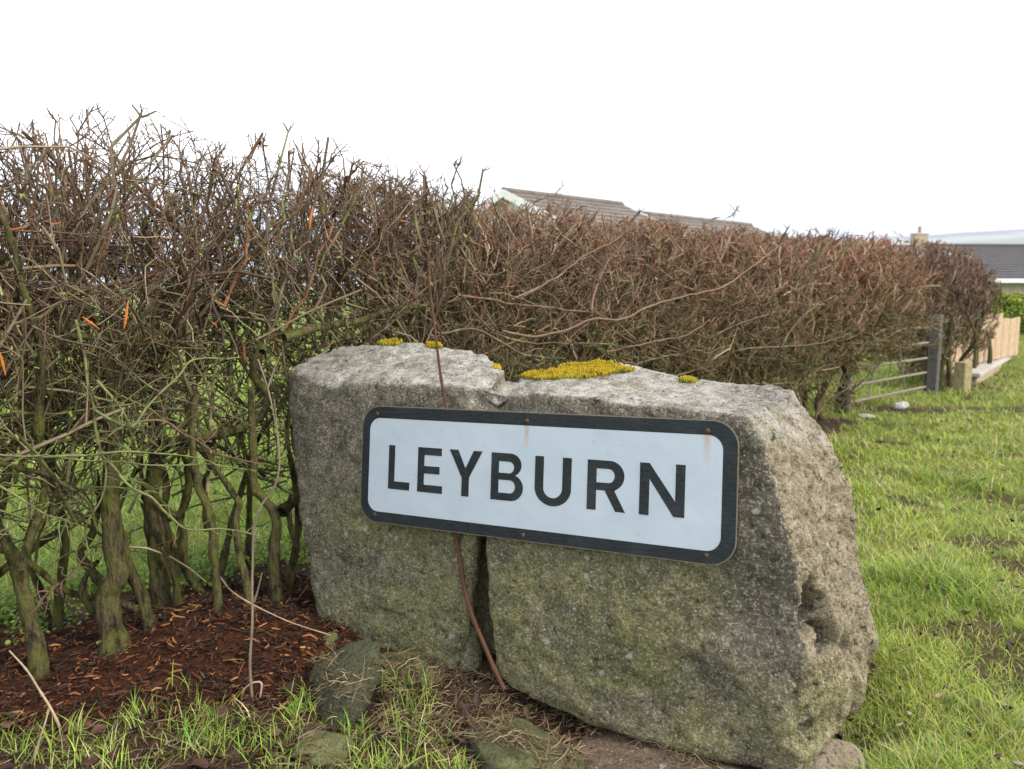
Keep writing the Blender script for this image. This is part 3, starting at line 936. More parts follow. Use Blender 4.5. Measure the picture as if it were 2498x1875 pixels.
for k2, (pts, w0, w1) in enumerate(TRUNKS):
    X0 = ground_hit(*pts[0]); dep = (X0 - CAM) @ FW
    dd = np.linspace(0, 1, len(pts))
    path = [at_depth(p[0], p[1], dep + 0.02 * d * ((k2 % 3) - 1)) for p, d in zip(pts, dd)]
    path[0] = path[0] - np.array([0, 0, .05])
    s_ = dep / FPX * K
    v, f = rough_tube(path, w0 * s_ * .40, w1 * s_ * .38, 12 * len(pts), 22, 40 + k2)
    child("trunk", mesh_from("trunk", v, f, M_BARK, True), hedge)
    trunk_tops.append(path[-1])
# thinner crooked stems between the main ones
gs = np.random.default_rng(88)
for k2 in range(17):
    s_ = gs.uniform(-1.7, .75); t_ = gs.uniform(-.42, .12)
    zt = gs.uniform(.55, .85); nz = 6
    ds, dt = gs.normal(0, .10), gs.normal(0, .06)
    p = np.array([hpos(s_ + ds * i + gs.normal(0, .028), t_ + dt * i * .6 + gs.normal(0, .02), -.04 + (zt + .04) * i / (nz - 1)) for i in range(nz)])
    if inside_boulder(p).any(): continue
    v, f = rough_tube(p, gs.uniform(.010, .020), .008, 40, 12, 140 + k2, .22)
    child("trunk", mesh_from("trunk", v, f, M_BARK, True), hedge)
# trunks farther along, mostly behind the boulder
for k2, s_ in enumerate(np.arange(0.75, 7.4, 0.42)):
    t_ = rng.uniform(-.30, .0); zt = rng.uniform(.5, .8)
    p = [hpos(s_ + rng.normal(0, .04) * i, t_ + rng.normal(0, .03) * i, z) for i, z in enumerate((-.03, .15, .35, zt))]
    v, f = rough_tube(np.array(p), rng.uniform(.018, .034), .014, 14, 8, 90 + k2)
    child("trunk", mesh_from("trunk", v, f, M_BARK, True), hedge)
    trunk_tops.append(p[-1])

# ---- named branches that can be followed by eye: path, width, lichen, plane
BRANCH = [
    ([(346, 961), (416, 945), (480, 929), (544, 900), (566, 852), (541, 810), (560, 740)], 30, .25, 0.06),
    ([(394, 985), (394, 1057), (391, 1108), (372, 1131)], 20, .1, 0.02),
    ([(592, 1104), (640, 1086), (690, 1075)], 30, .1, 0.10),
    ([(205, 1327), (183, 1289), (202, 1241), (214, 1215)], 18, .2, 0.10),
    ([(240, 1280), (205, 1235), (183, 1203), (205, 1148), (214, 1090), (200, 1010)], 22, .2, 0.10),
    ([(461, 1150), (448, 1060), (443, 1020), (455, 970), (430, 900)], 16, .2, 0.02),
    ([(86, 980), (83, 900), (86, 804), (67, 708), (34, 602), (0, 483), (-30, 380)], 22, .3, 0.22),
    ([(42, 1220), (55, 1156), (74, 1118), (93, 1060), (92, 980)], 20, .3, 0.16),
    ([(600, 728), (640, 716), (700, 705), (780, 690), (860, 668), (930, 660), (990, 662)], 22, .45, 0.30),
    ([(560, 760), (590, 735), (640, 716)], 20, .35, 0.26),
    ([(140, 725), (185, 728), (240, 735), (300, 742), (370, 735), (420, 750)], 14, .5, 0.28),
    ([(-40, 1000), (58, 1015), (106, 1028), (154, 1057), (186, 1086), (200, 1140)], 13, .9, 0.30),
    ([(60, 985), (130, 985), (190, 980), (260, 972), (330, 975), (400, 980), (460, 1002)], 8, .95, 0.34),
    ([(200, 885), (235, 905), (270, 915), (300, 880), (330, 850), (370, 810), (400, 782), (440, 775), (520, 772)], 9, .9, 0.36),
    ([(150, 690), (175, 790), (185, 850), (200, 900), (210, 960), (230, 1020), (222, 1090), (196, 1150), (205, 1210)], 9, .8, 0.34),
    ([(60, 700), (138, 734), (224, 756), (288, 804), (346, 846), (430, 875), (512, 900), (560, 925), (624, 977)], 6, .15, 0.40),
    ([(237, 945), (304, 913), (362, 913), (420, 945), (480, 980), (512, 990), (570, 1000)], 6, .1, 0.40),
    ([(0, 985), (128, 992), (320, 1006), (480, 1003), (540, 1010)], 7, .95, 0.36),
    ([(230, 990), (250, 1015), (288, 1054), (320, 1070), (346, 1102), (384, 1134), (474, 1137), (560, 1155)], 9, .8, 0.36),
    ([(-30, 1030), (48, 1080), (90, 1105), (130, 1120), (160, 1160)], 7, .7, 0.34),
    ([(200, 820), (266, 907), (278, 926), (300, 960)], 7, .9, 0.38),
    ([(180, 1190), (150, 1245), (115, 1290), (90, 1320)], 6, .0, 0.38),
    ([(974, 590), (996, 619), (1022, 660), (1032, 708), (1025, 747)], 7, .1, 0.34),
    ([(1000, 636), (1038, 641), (1102, 654), (1166, 662), (1246, 671), (1294, 679), (1333, 708)], 9, .05, 0.36),
    ([(1015, 640), (1035, 673), (1070, 718), (1118, 737), (1198, 740), (1262, 740), (1340, 748)], 7, .2, 0.38),
    ([(1086, 715), (1150, 727), (1214, 711), (1262, 689), (1326, 689), (1390, 660), (1470, 638), (1550, 619), (1614, 577), (1678, 532)], 9, .05, 0.38),
    ([(940, 720), (1012, 711), (1070, 740), (1118, 763), (1182, 772), (1230, 775)], 10, .25, 0.36),
    ([(1115, 641), (1198, 596), (1278, 545), (1342, 519), (1390, 478)], 7, .1, 0.36),
    ([(1272, 670), (1297, 628), (1326, 570), (1355, 522)], 8, .0, 0.38),
    ([(1350, 800), (1430, 775), (1500, 760), (1560, 720), (1620, 690), (1690, 670)], 8, .2, 0.36),
    ([(1690, 770), (1710, 720), (1730, 680), (1760, 650)], 7, .1, 0.36),
    ([(1600, 755), (1680, 748), (1760, 740), (1830, 720)], 7, .2, 0.36),
    ([(1300, 760), (1400, 735), (1480, 720), (1540, 690)], 6, .1, 0.38),
    ([(1560, 470), (1590, 455), (1610, 443)], 4, .0, 0.1), ([(1190, 440), (1210, 420), (1236, 388)], 4, .0, -.1),
]
M_CANE = vcol_mat("cane", 0.75, 200, 0.5, var=0.35)


def bark_cols(P, base, lich, g, scale=48, crust=(.175, .195, .075)):
    """(N,K,3) colours: brown bark with crusts of grey-green lichen"""
    N, Kp, _ = P.shape
    n = vnoise(P.reshape(-1, 3), scale, 51, 2).reshape(N, Kp)
    L = sstep(0.18, -0.05, n + 0.50 - .95 * lich)[..., None] * (lich > 0.02)[..., None]
    lc = np.array(crust) * (1 + .35 * vnoise(P.reshape(-1, 3), 60, 52).reshape(N, Kp)[..., None])
    return base * (1 - L) + lc * L


for k2, (pts, wd, lich, tp) in enumerate(BRANCH):
    g = np.random.default_rng(700 + k2)
    path = np.array([on_hedge(p[0], p[1], tp) for p in pts])
    path[:, :2] += np.outer(0.05 * np.sin(np.linspace(0, 3, len(pts)) + k2), HN)
    n = max(16, 9 * len(pts))
    P = smooth_path(path, n)[None]
    P = P + 0.006 * np.stack([vnoise(P[0] * 14, 1, 60 + j) for j in range(3)], 1)[None]
    dep = np.linalg.norm(P[0] - CAM, axis=1)
    taper = np.linspace(1, .45, n)
    R = (wd * (.44 if wd > 12 else .36) * K / FPX * dep * taper * (1 + .35 * vnoise(P[0], 55, 61 + k2, 2)))[None]
    b0 = np.array([.115, .082, .058]) * g.uniform(.75, 1.3) if lich > .12 else np.array([.17, .105, .075]) * g.uniform(.8, 1.2)
    C = bark_cols(P, np.broadcast_to(b0 * (.6 if wd > 12 else 1), P.shape), np.full(P.shape[:2], lich), g, 48, (.085, .095, .035) if wd > 12 else (.175, .195, .075))
    v, f, c = tubes(P, R, C, 7 if wd > 10 else 5)
    # side spurs, part of the same branch
    ns = int(6 + 14 * (wd < 12))
    j = g.integers(1, n - 2, ns); o = P[0][j]
    dr = P[0][j + 1] - P[0][j]; dr /= np.linalg.norm(dr, axis=1, keepdims=True)
    sd = dr * .6 + g.normal(0, .8, (ns, 3)) + [0, 0, .2]; sd /= np.linalg.norm(sd, axis=1, keepdims=True)
    ln = g.uniform(.02, .09, ns)
    SP = o[:, None] + sd[:, None] * (ln[:, None] * np.linspace(0, 1, 4)[None])[..., None] + g.normal(0, .004, (ns, 4, 3)) * np.array([0, 1, 1, 1])[None, :, None]
    SR = np.outer(g.uniform(.0012, .0022, ns), [1.2, 1, .8, .4])
    SCc = bark_cols(SP, np.broadcast_to(b0, SP.shape), np.full(SP.shape[:2], lich), g)
    v2, f2, c2 = tubes(SP, SR, SCc, 4)
    child("branch", mesh_from("branch", np.concatenate([v, v2]), np.concatenate([f, f2 + len(v)]), M_BARK if wd > 12 else M_CANE, True, np.concatenate([c, c2])), hedge)


# ---- the mass of twigs: shoots on stems on limbs, all cut back to the hedge's clipped outline
def grow(start, direc, length, r0, Kp, wig, up, g):
    N = len(start)
    step = (length / (Kp - 1))[:, None]
    P = np.empty((N, Kp, 3)); P[:, 0] = start
    d = direc / (np.linalg.norm(direc, axis=1, keepdims=True) + 1e-9)
    for k3 in range(1, Kp):
        d = d + g.normal(0, wig, (N, 3)) + np.array([0, 0, up])
        d /= np.linalg.norm(d, axis=1, keepdims=True)
        P[:, k3] = P[:, k3 - 1] + d * step
    R = r0[:, None] * np.linspace(1, .62, Kp)[None]
    return P, R


def branch_off(P, R, per, ang, lo, hi, g, f0=.15, first=None):
    N, Kp, _ = P.shape
    i = np.repeat(np.arange(N), per); m = len(i)
    u = g.uniform(f0, 1, m) * ((Kp - 1) if first is None else (first[i] - 1.001)); k3 = np.minimum(u.astype(int), Kp - 2); fr = (u - k3)[:, None]
    st = P[i, k3] * (1 - fr) + P[i, k3 + 1] * fr
    d = P[i, k3 + 1] - P[i, k3]; d /= np.linalg.norm(d, axis=1, keepdims=True) + 1e-9
    q = g.normal(size=(m, 3)); q -= d * np.sum(q * d, 1, keepdims=True); q /= np.linalg.norm(q, axis=1, keepdims=True) + 1e-9
    a = g.normal(ang, .3, m)[:, None]
    return st, d * np.cos(a) + q * np.sin(a), g.uniform(lo, hi, m), R[i, k3]


def make_mass(name, root, s0, s1, env, per_m, g, scale=1.0, counts=(6, 5, 3), tone=(1, 1, 1), clip_boulder=True, start_z=(.45, 1.0), lich_hi=.9):
    n1 = int((s1 - s0) * per_m)
    s = g.uniform(s0, s1, n1); t = g.uniform(-.55, .12, n1); z = g.uniform(*start_z, n1)
    d = np.stack([HD[0] * g.normal(0, .45, n1) + HN[0] * g.normal(.12, .5, n1), HD[1] * g.normal(0, .45, n1) + HN[1] * g.normal(.12, .5, n1), g.uniform(.2, 1.3, n1)], 1)
    P1, R1 = grow(hpos(s, t, z), d, g.uniform(.5, 1.1, n1), g.uniform(.0040, .0085, n1) * scale, 8, .20, .02, g)
    # some long runners lying along the hedge
    n1b = n1 // 3
    sb = g.uniform(s0, s1, n1b)
    db = np.stack([HD[0] * g.choice([-1, 1], n1b), HD[1] * g.choice([-1, 1], n1b), g.normal(0, .3, n1b)], 1) + g.normal(0, .2, (n1b, 3))
    P1b, R1b = grow(hpos(sb, g.uniform(-.3, .3, n1b), g.uniform(.35, 1.3, n1b)), db, g.uniform(.5, 1.1, n1b), g.uniform(.0025, .0055, n1b) * scale, 8, .13, .01, g)
    P1 = np.concatenate([P1, P1b]); R1 = np.concatenate([R1, R1b])

    def cut(P, R, lev):
        """cut each shoot where it leaves the clipped outline; drop those that start outside or run into the boulder"""
        N, Kp, _ = P.shape
        bad = ~env(P.reshape(-1, 3)).reshape(N, Kp)
        first = np.where(bad.any(1), bad.argmax(1), Kp)
        keep = first >= (3 if lev < 2 else 2)
        if clip_boulder:
            keep &= ~inside_boulder(P.reshape(-1, 3)).reshape(N, Kp).any(1)
        return P[keep], R[keep], first[keep]

    L1 = cut(P1, R1, 0)
    a, dd, l, r = branch_off(*L1[:2], counts[0], .75, .18, .5, g, .15, L1[2])
    L2 = cut(*grow(a, dd + [0, 0, .25], l, np.clip(r * .62, .0027, .0054) * np.sqrt(scale), 6, .26, .05, g), 1)
    a, dd, l, r = branch_off(*L2[:2], counts[1], .8, .06, .22, g, .15, L2[2])
    L3 = cut(*grow(a, dd + [0, 0, .2], l, np.clip(r * .7, .0020, .0034) * scale ** .7, 4, .22, .03, g), 2)
    a, dd, l, r = branch_off(*L3[:2], counts[2], .9, .02, .06, g, .15, L3[2])
    L4 = cut(*grow(a, dd, l, np.clip(r * .8, .0014, .0021) * scale ** .7, 3, .15, 0, g), 3)
    V, Fq, Cc, n0 = [], [], [], 0
    for lev, (P, R, first) in enumerate((L1, L2, L3, L4)):
        Kp = P.shape[1]
        N = len(P)
        k3 = np.minimum(np.arange(Kp)[None], (first - 1)[:, None])
        P = np.take_along_axis(P, k3[..., None], 1)
        # collapse the cut-off remainder onto the cut
        tn = g.random((N, 1, 1)); tn2 = g.random((N, 1, 1))
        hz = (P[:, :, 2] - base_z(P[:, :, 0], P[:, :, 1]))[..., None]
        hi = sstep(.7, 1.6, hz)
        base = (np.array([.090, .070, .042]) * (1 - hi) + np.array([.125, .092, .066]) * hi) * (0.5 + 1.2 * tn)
        red = np.array([.21, .105, .062]) * (0.7 + .6 * tn2)
        pr = (tn2 < (.06 + .20 * hi)) * (.4 + .5 * (lev > 1))
        base = base * (1 - pr) + red * pr
        grey = np.array([.27, .225, .165]) * (0.75 + .6 * tn)
        pg = (tn2 > .68) * .8
        base = base * (1 - pg) + grey * pg
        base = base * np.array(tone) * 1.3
        lich = (lich_hi * (1 - sstep(.55, 1.5, hz))[..., 0] * (.35 + .65 * tn[..., 0])) * (tn2[..., 0] > .25)
        lich = np.clip(lich * .72, 0, .72)
        C = bark_cols(P, base, lich, g)
        sides = 4 if lev == 0 else 3
        live = np.linalg.norm(P[:, 1:] - P[:, :-1], axis=2) > 1e-7
        v, f, c = tubes(P, R, C, sides)
        f = f[np.repeat(live.ravel(), sides)]
        V.append(v); Fq.append(f + n0); Cc.append(c); n0 += len(v)
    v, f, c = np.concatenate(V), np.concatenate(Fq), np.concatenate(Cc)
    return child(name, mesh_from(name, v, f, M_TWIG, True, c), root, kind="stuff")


def env_main(p):
    s, t = st_of(p[:, 0], p[:, 1])
    z = p[:, 2] - base_z(p[:, 0], p[:, 1])
    q = np.stack([s, t, z], 1)
    n = vnoise(q, 2.6, 71, 2); n2 = vnoise(q * [1, 1, 0], 9, 72, 2)
    end = sstep(6.9, 8.2, s)
    ztop = 1.75 + .05 * n + .10 * n2 - .26 * end ** 2 - .085 * sstep(1.2, 2.4, s) * sstep(6.4, 4.6, s) + .05 * sstep(1.6, -.3, s)
    half = .30 + .10 * sstep(5.6, 7, s) + .32 * sstep(.25, .8, z) - .22 * sstep(1.1, 1.75, z) + .07 * n
    cen = -.22
    zlo = .34 + .14 * n + .14 * sstep(.9, -.2, s) - .26 * sstep(2.2, 3.6, s) + .50 * sstep(6.3, 7.9, s)
    return (z < ztop) & (np.abs(t - cen) < half + .04 * n2) & (z > zlo) & (s < 8.1 + .15 * n - .3 * (z > 1.45))


g = np.random.default_rng(5)
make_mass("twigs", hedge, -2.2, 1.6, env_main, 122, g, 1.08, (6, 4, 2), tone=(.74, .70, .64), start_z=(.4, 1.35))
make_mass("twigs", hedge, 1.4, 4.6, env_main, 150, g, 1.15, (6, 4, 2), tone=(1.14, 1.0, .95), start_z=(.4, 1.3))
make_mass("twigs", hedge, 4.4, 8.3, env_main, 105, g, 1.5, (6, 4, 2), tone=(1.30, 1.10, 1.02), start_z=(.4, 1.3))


# ---- blunt leaders: stout zigzag stems cut off level, each ending in a knot of stubs
def leaders(root, s0, s1, n, rs, g, hv_=1.0):
    s = g.uniform(s0, s1, n); t = g.uniform(-.55, .22, n); z0 = g.uniform(.75, 1.25, n)
    p0 = hpos(s, t, z0)
    hv_ = np.where(s > .3, np.minimum(hv_, .5), hv_)
    ht = 1.70 - .07 * sstep(1.2, 2.4, s) * sstep(6.4, 4.6, s) + .03 * sstep(1.6, -.3, s) + hv_ * g.uniform(-.25, .13, n) - .2 * sstep(6.9, 8, s)
    K0 = 10
    P = np.empty((n, K0, 3)); P[:, 0] = p0
    lean = np.stack([g.normal(0, .22, n), g.normal(0, .22, n), np.zeros(n)], 1)
    st = ((ht - z0) / (K0 - 1))[:, None]
    for k3 in range(1, K0):
        P[:, k3] = P[:, k3 - 1] + st * (np.array([0, 0, 1.0]) + lean + g.normal(0, .36, (n, 3)) * [1, 1, .2])
    R = g.uniform(.0035, .0070, n)[:, None] * rs * np.linspace(1.1, .8, K0)[None] * g.uniform(.85, 1.2, (n, K0))
    tip = np.repeat(np.arange(n), 4); m = len(tip)
    d = g.normal(0, .75, (m, 3)) + [0, 0, .9]; d /= np.linalg.norm(d, axis=1, keepdims=True)
    Pt, Rt = grow(P[tip, -1] - [0, 0, .004], d, g.uniform(.015, .06, m), g.uniform(.0022, .0036, m) * rs, 4, .2, .05, g)
    a, dd, l, r = branch_off(P, R, 6, .9, .02, .10, g, .35)
    Ps, Rs = grow(a, dd + [0, 0, .3], l, np.clip(r * .6, .0018, .0034), 4, .25, .05, g)
    V, Fq, Cc, n0 = [], [], [], 0
    for X, Q in ((P, R), (Pt, Rt), (Ps, Rs)):
        ok = ~inside_boulder(X.reshape(-1, 3)).reshape(len(X), -1).any(1); X, Q = X[ok], Q[ok]
        tn = g.random((len(X), 1, 1))
        base = np.where(tn > .82, np.array([.24, .11, .06]), np.array([.14, .105, .078]) * (.5 + 1.1 * tn))
        C = bark_cols(X, base * np.ones(X.shape), np.clip(.30 * g.random((len(X), 1)) * np.ones(X.shape[:2]), 0, 1), g)
        v, f, c = tubes(X, Q, C, 4); V.append(v); Fq.append(f + n0); Cc.append(c); n0 += len(v)
    child("leaders", mesh_from("leaders", np.concatenate(V), np.concatenate(Fq), M_TWIG, True, np.concatenate(Cc)), root, kind="stuff")


def env_low(p):
    s, t = st_of(p[:, 0], p[:, 1])
    z = p[:, 2] - base_z(p[:, 0], p[:, 1])
    return (z < .95) & (z > .10) & (np.abs(t + .1) < .42) & (s < 1.3)


make_mass("low_twigs", hedge, -2.2, 1.2, env_low, 30, np.random.default_rng(17), 1.0, (4, 3, 2), tone=(1.0, 1.05, .95), start_z=(.2, .75), lich_hi=1.25)


def env_skirt(p):
    s, t = st_of(p[:, 0], p[:, 1])
    z = p[:, 2] - base_z(p[:, 0], p[:, 1])
    return (z < .9) & (z > .02) & (np.abs(t + .05) < .36) & (s > 2.6) & (s < 6.35)


make_mass("low_twigs", hedge, 2.6, 6.3, env_skirt, 46, np.random.default_rng(19), 1.4, (5, 4, 2), tone=(1.1, 1.0, .9), start_z=(.03, .6), lich_hi=.8)
leaders(hedge, -2.0, 1.4, 105, 1.15, np.random.default_rng(31))
leaders(hedge, 1.2, 4.2, 110, 1.1, np.random.default_rng(32), .6)
leaders(hedge, 4.0, 7.9, 150, 1.2, np.random.default_rng(33), .5)

# ---- torn orange splinters left by the flail and the few green buds
def flakes(name, root, n, samp, size, cols, seed, mat, width=.25):
    g = np.random.default_rng(seed)
    P = samp(n, g)
    d = g.normal(size=(n, 3)) + [0, 0, .9]; d /= np.linalg.norm(d, axis=1, keepdims=True)
    L = g.uniform(*size, n)
    X = np.stack([P, P + d * L[:, None] * .5 + g.normal(0, .1, (n, 3)) * L[:, None], P + d * L[:, None]], 1)
    R = np.outer(L * width * g.uniform(.5, 1, n), [.55, .8, .12])
    C = np.repeat((np.array(cols)[g.integers(0, len(cols), n)] * g.uniform(.6, 1.3, (n, 1)))[:, None], 3, 1)
    v, f, c = tubes(X, R, C, 3)
    return child(name, mesh_from(name, v, f, mat, False, c), root, kind="stuff")


def samp_main(zlo, zhi, s0, s1, tmin=-.1):
    def fn(n, g):
        out = []
        while sum(map(len, out)) < n:
            p = hpos(g.uniform(s0, s1, n * 4), g.uniform(tmin, .4, n * 4), g.uniform(zlo, zhi, n * 4))
            e = p.copy(); e[:, :2] += .05 * HN
            k4 = env_main(p) & ~inside_boulder(p)
            out.append(p[k4])
        return np.concatenate(out)[:n]
    return fn


M_SPL = leafy("splinter", trans=.15, rough=.7)
flakes("splinters", hedge, 260, samp_main(.7, 1.8, -2, 5, 0.05), (.02, .055), [(.30, .10, .03), (.34, .16, .06), (.24, .08, .03)], 3, M_SPL, .16)
flakes("splinters", hedge, 900, samp_main(1.0, 1.8, 3, 8, 0.0), (.03, .08), [(.28, .13, .07), (.32, .17, .10), (.22, .10, .06)], 4, M_SPL, .17)
flakes("buds", hedge, 500, samp_main(.5, 1.6, -2, 4, 0.0), (.012, .03), [(.22, .30, .05), (.30, .36, .08)], 5, M_SPL, .35)
# two big splinters the eye catches
for pts, w in (([(178, 684), (195, 697), (214, 710)], 7), ([(268, 709), (273, 680), (277, 648)], 9), ([(668, 495), (671, 470), (676, 445)], 9), ([(12, 810), (6, 785), (0, 760)], 8)):
    P = np.array([on_hedge(p[0], p[1], .42) for p in pts])[None]
    v, f, c = tubes(P, np.array([[.4, 1, .3]]) * w * .5 * K / FPX * 2.1, np.broadcast_to([.50, .16, .03], P.shape), 4)
    child("splinter", mesh_from("splinter", v, f, M_SPL, False, c), hedge)

# ------------------------------------------------------------------ second hedge beyond the gate
hedge2 = empty("hedge", hpos(10.5, .2, 0), "short round-topped bare hedge beyond the gate post and the pale board fence", "hedge")


def env_two(p):
    s, t = st_of(p[:, 0], p[:, 1])
    z = p[:, 2] - base_z(p[:, 0], p[:, 1])
    q = np.stack([s, t, z], 1); n = vnoise(q, 2.0, 81, 2); n2 = vnoise(q, 7, 82)
    half = .62 - .25 * sstep(1.2, 1.95, z) - .14 * sstep(.5, .1, z) + .08 * n
    return (z < 1.86 + .06 * n + .06 * n2) & (np.abs(t + .30) < half * .72) & (z > .05) & (s > 9.1 + .1 * n) & (s < 11.9 + .2 * n)


make_mass("twigs", hedge2, 9.0, 12.0, env_two, 100, np.random.default_rng(8), 2.0, (6, 5, 2), tone=(.80, .68, .70), clip_boulder=False, start_z=(.15, 1.2), lich_hi=.5)
for k2, s_ in enumerate(np.arange(9.3, 11.8, .45)):
    p = [hpos(s_ + rng.normal(0, .05) * i, .1 + rng.normal(0, .05) * i, z) for i, z in enumerate((-.05, .3, .6, .95))]
    v, f = rough_tube(np.array(p), .035, .016, 12, 7, 190 + k2)
    child("trunk", mesh_from("trunk", v, f, M_BARK, True), hedge2)


# ------------------------------------------------------------------ stems that stand by themselves
def stem(name, label, cat, paths, col, mat=M_CANE, tip=.5):
    V, Fq, Cc, n0 = [], [], [], 0
    for P, r in paths:
        P = smooth_path(np.array(P), max(14, 6 * len(P)))[None]
        n = P.shape[1]
        R = (r * np.linspace(1, tip, n) * (1 + .3 * (np.abs((np.arange(n) % 9) - 4) < 1)))[None]
        c0 = np.array(col) * (1 + .3 * vnoise(P[0], 25, 5)[:, None])
        v, f, c = tubes(P, R, c0[None], 7)
        V.append(v); Fq.append(f + n0); Cc.append(c); n0 += len(v)
    return link(name, mesh_from(name, np.concatenate(V), np.concatenate(Fq), mat, True, np.concatenate(Cc)), label=label, cat=cat)


def upright(pts, base=None, lean=0.0):
    X0 = ground_hit(*(base or pts[0])); dep = (X0 - CAM) @ FW
    return [at_depth(p[0], p[1], dep + lean * i) for i, p in enumerate(pts)]


b = (545, 1512)
stem("sapling", "tall pale forked stem rising from the mulch left of the boulder", "plant",
     [(upright([(545, 1515), (540, 1440), (545, 1340), (545, 1239), (564, 1092), (592, 1052), (603, 1010), (602, 964), (589, 884), (576, 830), (557, 775)], b), .0046),
      (upright([(578, 838), (592, 800), (604, 769)], b), .0038), (upright([(549, 1300), (558, 1270), (566, 1236)], b), .003), (upright([(602, 985), (596, 900), (592, 862)], b), .003)], (.20, .155, .115))
stem("dead_stalk", "small hooped pale stalk at the foot of the tall forked stem", "plant", [(upright([(521, 1522), (528, 1488), (545, 1475), (562, 1473), (562, 1508)], b), .003)], (.34, .27, .19), tip=.9)
stem("shoot", "single reddish brown shoot growing past the cleft and behind the sign", "plant",
     [([OS(1090, 1490, .02), OS(1066, 1440, .0), OS(1045, 1390, -.01), OS(1020, 1330, -.025), OS(1006, 1280, -.04), OS(992, 1200, -.045), OS(984, 1150, -.040), OS(972, 1000, -.022), OS(963, 882, -.018),
        OS(952, 810, -.01), OS(943, 740, .0), OS(933, 660, .01), OS(925, 595, .02)], .0078)], (.105, .050, .030), tip=.45)
stem("dead_stalk", "bent straw stalk leaning over the mulch at the lower left", "plant",
     [(upright([(133, 1578), (110, 1530), (85, 1490), (60, 1450), (20, 1405)], (133, 1578), -.015), .0042), (upright([(68, 1650), (88, 1590), (107, 1530)], (68, 1650)), .0035)], (.40, .31, .21))
stem("fallen_stalk", "long dry stalk lying across the mulch towards the boulder's left edge", "stalk",
     [([ground_hit(*p) + [0, 0, h] for p, h in (((470, 1290), .10), ((545, 1334), .05), ((624, 1363), .035), ((715, 1390), .03))], .0036)], (.38, .29, .18))

# ------------------------------------------------------------------ the gate and its posts
def post(name, label, foot, w, d, h, mat, yaw=None, cat="post", bev=.006):
    ux = np.array([HD[0], HD[1], 0]) if yaw is None else np.array([math.cos(yaw), math.sin(yaw), 0])
    uy = np.cross([0, 0, 1.0], ux)
    v, f = oriented_box(foot - ux * w / 2 - uy * d / 2 - np.array([0, 0, .1]), ux, uy, np.array([0, 0, 1.0]), w, d, h + .1, bev)
    return link(name, mesh_from(name, v, f, mat), label=label, cat=cat)


M_OLDW = plain("weathered_timber", (0.085, 0.08, 0.072), .85, .35, 25, .6)
M_GALV = plain("gate_bar", (0.21, 0.18, 0.14), .7, .3, 30, .3)
M_DKPOST = plain("dark_post", (0.035, 0.030, 0.024), .85, .3, 30, .5)
gp0 = ground_hit0(1822, 893); gp1 = ground_hit0(2012, 850)
post("gate_post", "thin dark gate post nearest the boulder, half hidden by hedge twigs", gp0, .075, .075, .78, M_DKPOST)
post("gate_post", "stout grey wooden gate post at the far end of the gate", gp1, .12, .12, .94, M_OLDW)
gd = gp1[:2] - gp0[:2]; GL = np.linalg.norm(gd); gd /= GL
gdir = np.array([gd[0], gd[1], (gp1[2] - gp0[2]) / GL])
gate = empty("field_gate", gp0, "low five-barred metal field gate in the gap in the hedge", "gate")
g0 = gp0 + gdir * .10
for hz, r in ((.10, .014), (.27, .014), (.44, .014), (.62, .014), (.80, .017)):
    P = np.linspace(g0 + [0, 0, hz], g0 + gdir * (GL - .30) + [0, 0, hz], 6)[None]
    v, f, _ = tubes(P, np.full((1, 6), r), None, 8)
    child("bar", mesh_from("bar", v, f, M_GALV, True), gate)
for q, nm in ((.0, "stile"), (GL - .30, "stile")):
    P = np.linspace(g0 + gdir * q + [0, 0, .05], g0 + gdir * q + [0, 0, .84], 4)[None]
    v, f, _ = tubes(P, np.full((1, 4), .021), None, 8)
    child(nm, mesh_from(nm, v, f, M_DKPOST if q else M_GALV, True), gate)
for q0, q1 in ((.45, .75), (1.4, 1.1)):
    P = np.linspace(g0 + gdir * q0 + [0, .02, .10], g0 + gdir * q1 + [0, .02, .80], 4)[None]
    v, f, _ = tubes(P, np.full((1, 4), .012), None, 6)
    child("brace", mesh_from("brace", v, f, M_GALV, True), gate)

# ------------------------------------------------------------------ pale board fence, low wall and paving beyond
M_BOARD = plain("fresh_boards", (0.46, 0.335, 0.225), .8, .18, 14, .3)
M_BOARD2 = plain("fresh_boards_dark", (0.40, 0.285, 0.185), .8, .18, 14, .3)
M_FLAG = plain("stone_flag", (0.42, 0.385, 0.35), .8, .15, 12, .3)
M_WALLST = plain("sandstone_blocks", (0.38, 0.31, 0.22), .9, .3, 18, .8)
w0 = ground_hit0(2109, 834)
wd_ = np.array([0.62, 0.785, 0.0])                # runs away up the garden
wn_ = np.array([wd_[1], -wd_[0], 0])
post("timber_post", "short pale square timber post at the start of the low wall", ground_hit0(2077, 845), .15, .14, .36, plain("mossy_post", (0.27, 0.225, 0.12), .9, .3, 20, .5), yaw=.5)
# low stone wall with flagstone coping
lw = empty("low_wall", w0, "low sandstone garden wall topped with pale flagstones under the board fence", "wall")
zb = w0[2]
for row, hz in enumerate((0.0, .09)):
    off = 0.0 if row == 0 else -.2
    x = off
    while x < 4.2:
        L = .42 + .1 * math.sin(3 * x + row)
        a0 = w0 + wd_ * max(x, 0) + np.array([0, 0, hz - .05 - .004 * max(x, 0)])
        v, f = oriented_box(a0, wd_, -wn_, np.array([0, 0, 1.0]), L - .015 - (0 if x >= 0 else -x), .45, .085, .006)
        child("stone_block", mesh_from("stone_block", v, f, M_WALLST), lw)
        x += L
x = -.12
while x < 4.1:
    a0 = w0 + wd_ * x + wn_ * .05 + np.array([0, 0, .13 - .004 * max(x, 0)])
    v, f = oriented_box(a0, wd_, -wn_, np.array([0, 0, 1.0]), .78, .60, .05, .006)
    child("flagstone", mesh_from("flagstone", v, f, M_FLAG), lw); x += .79
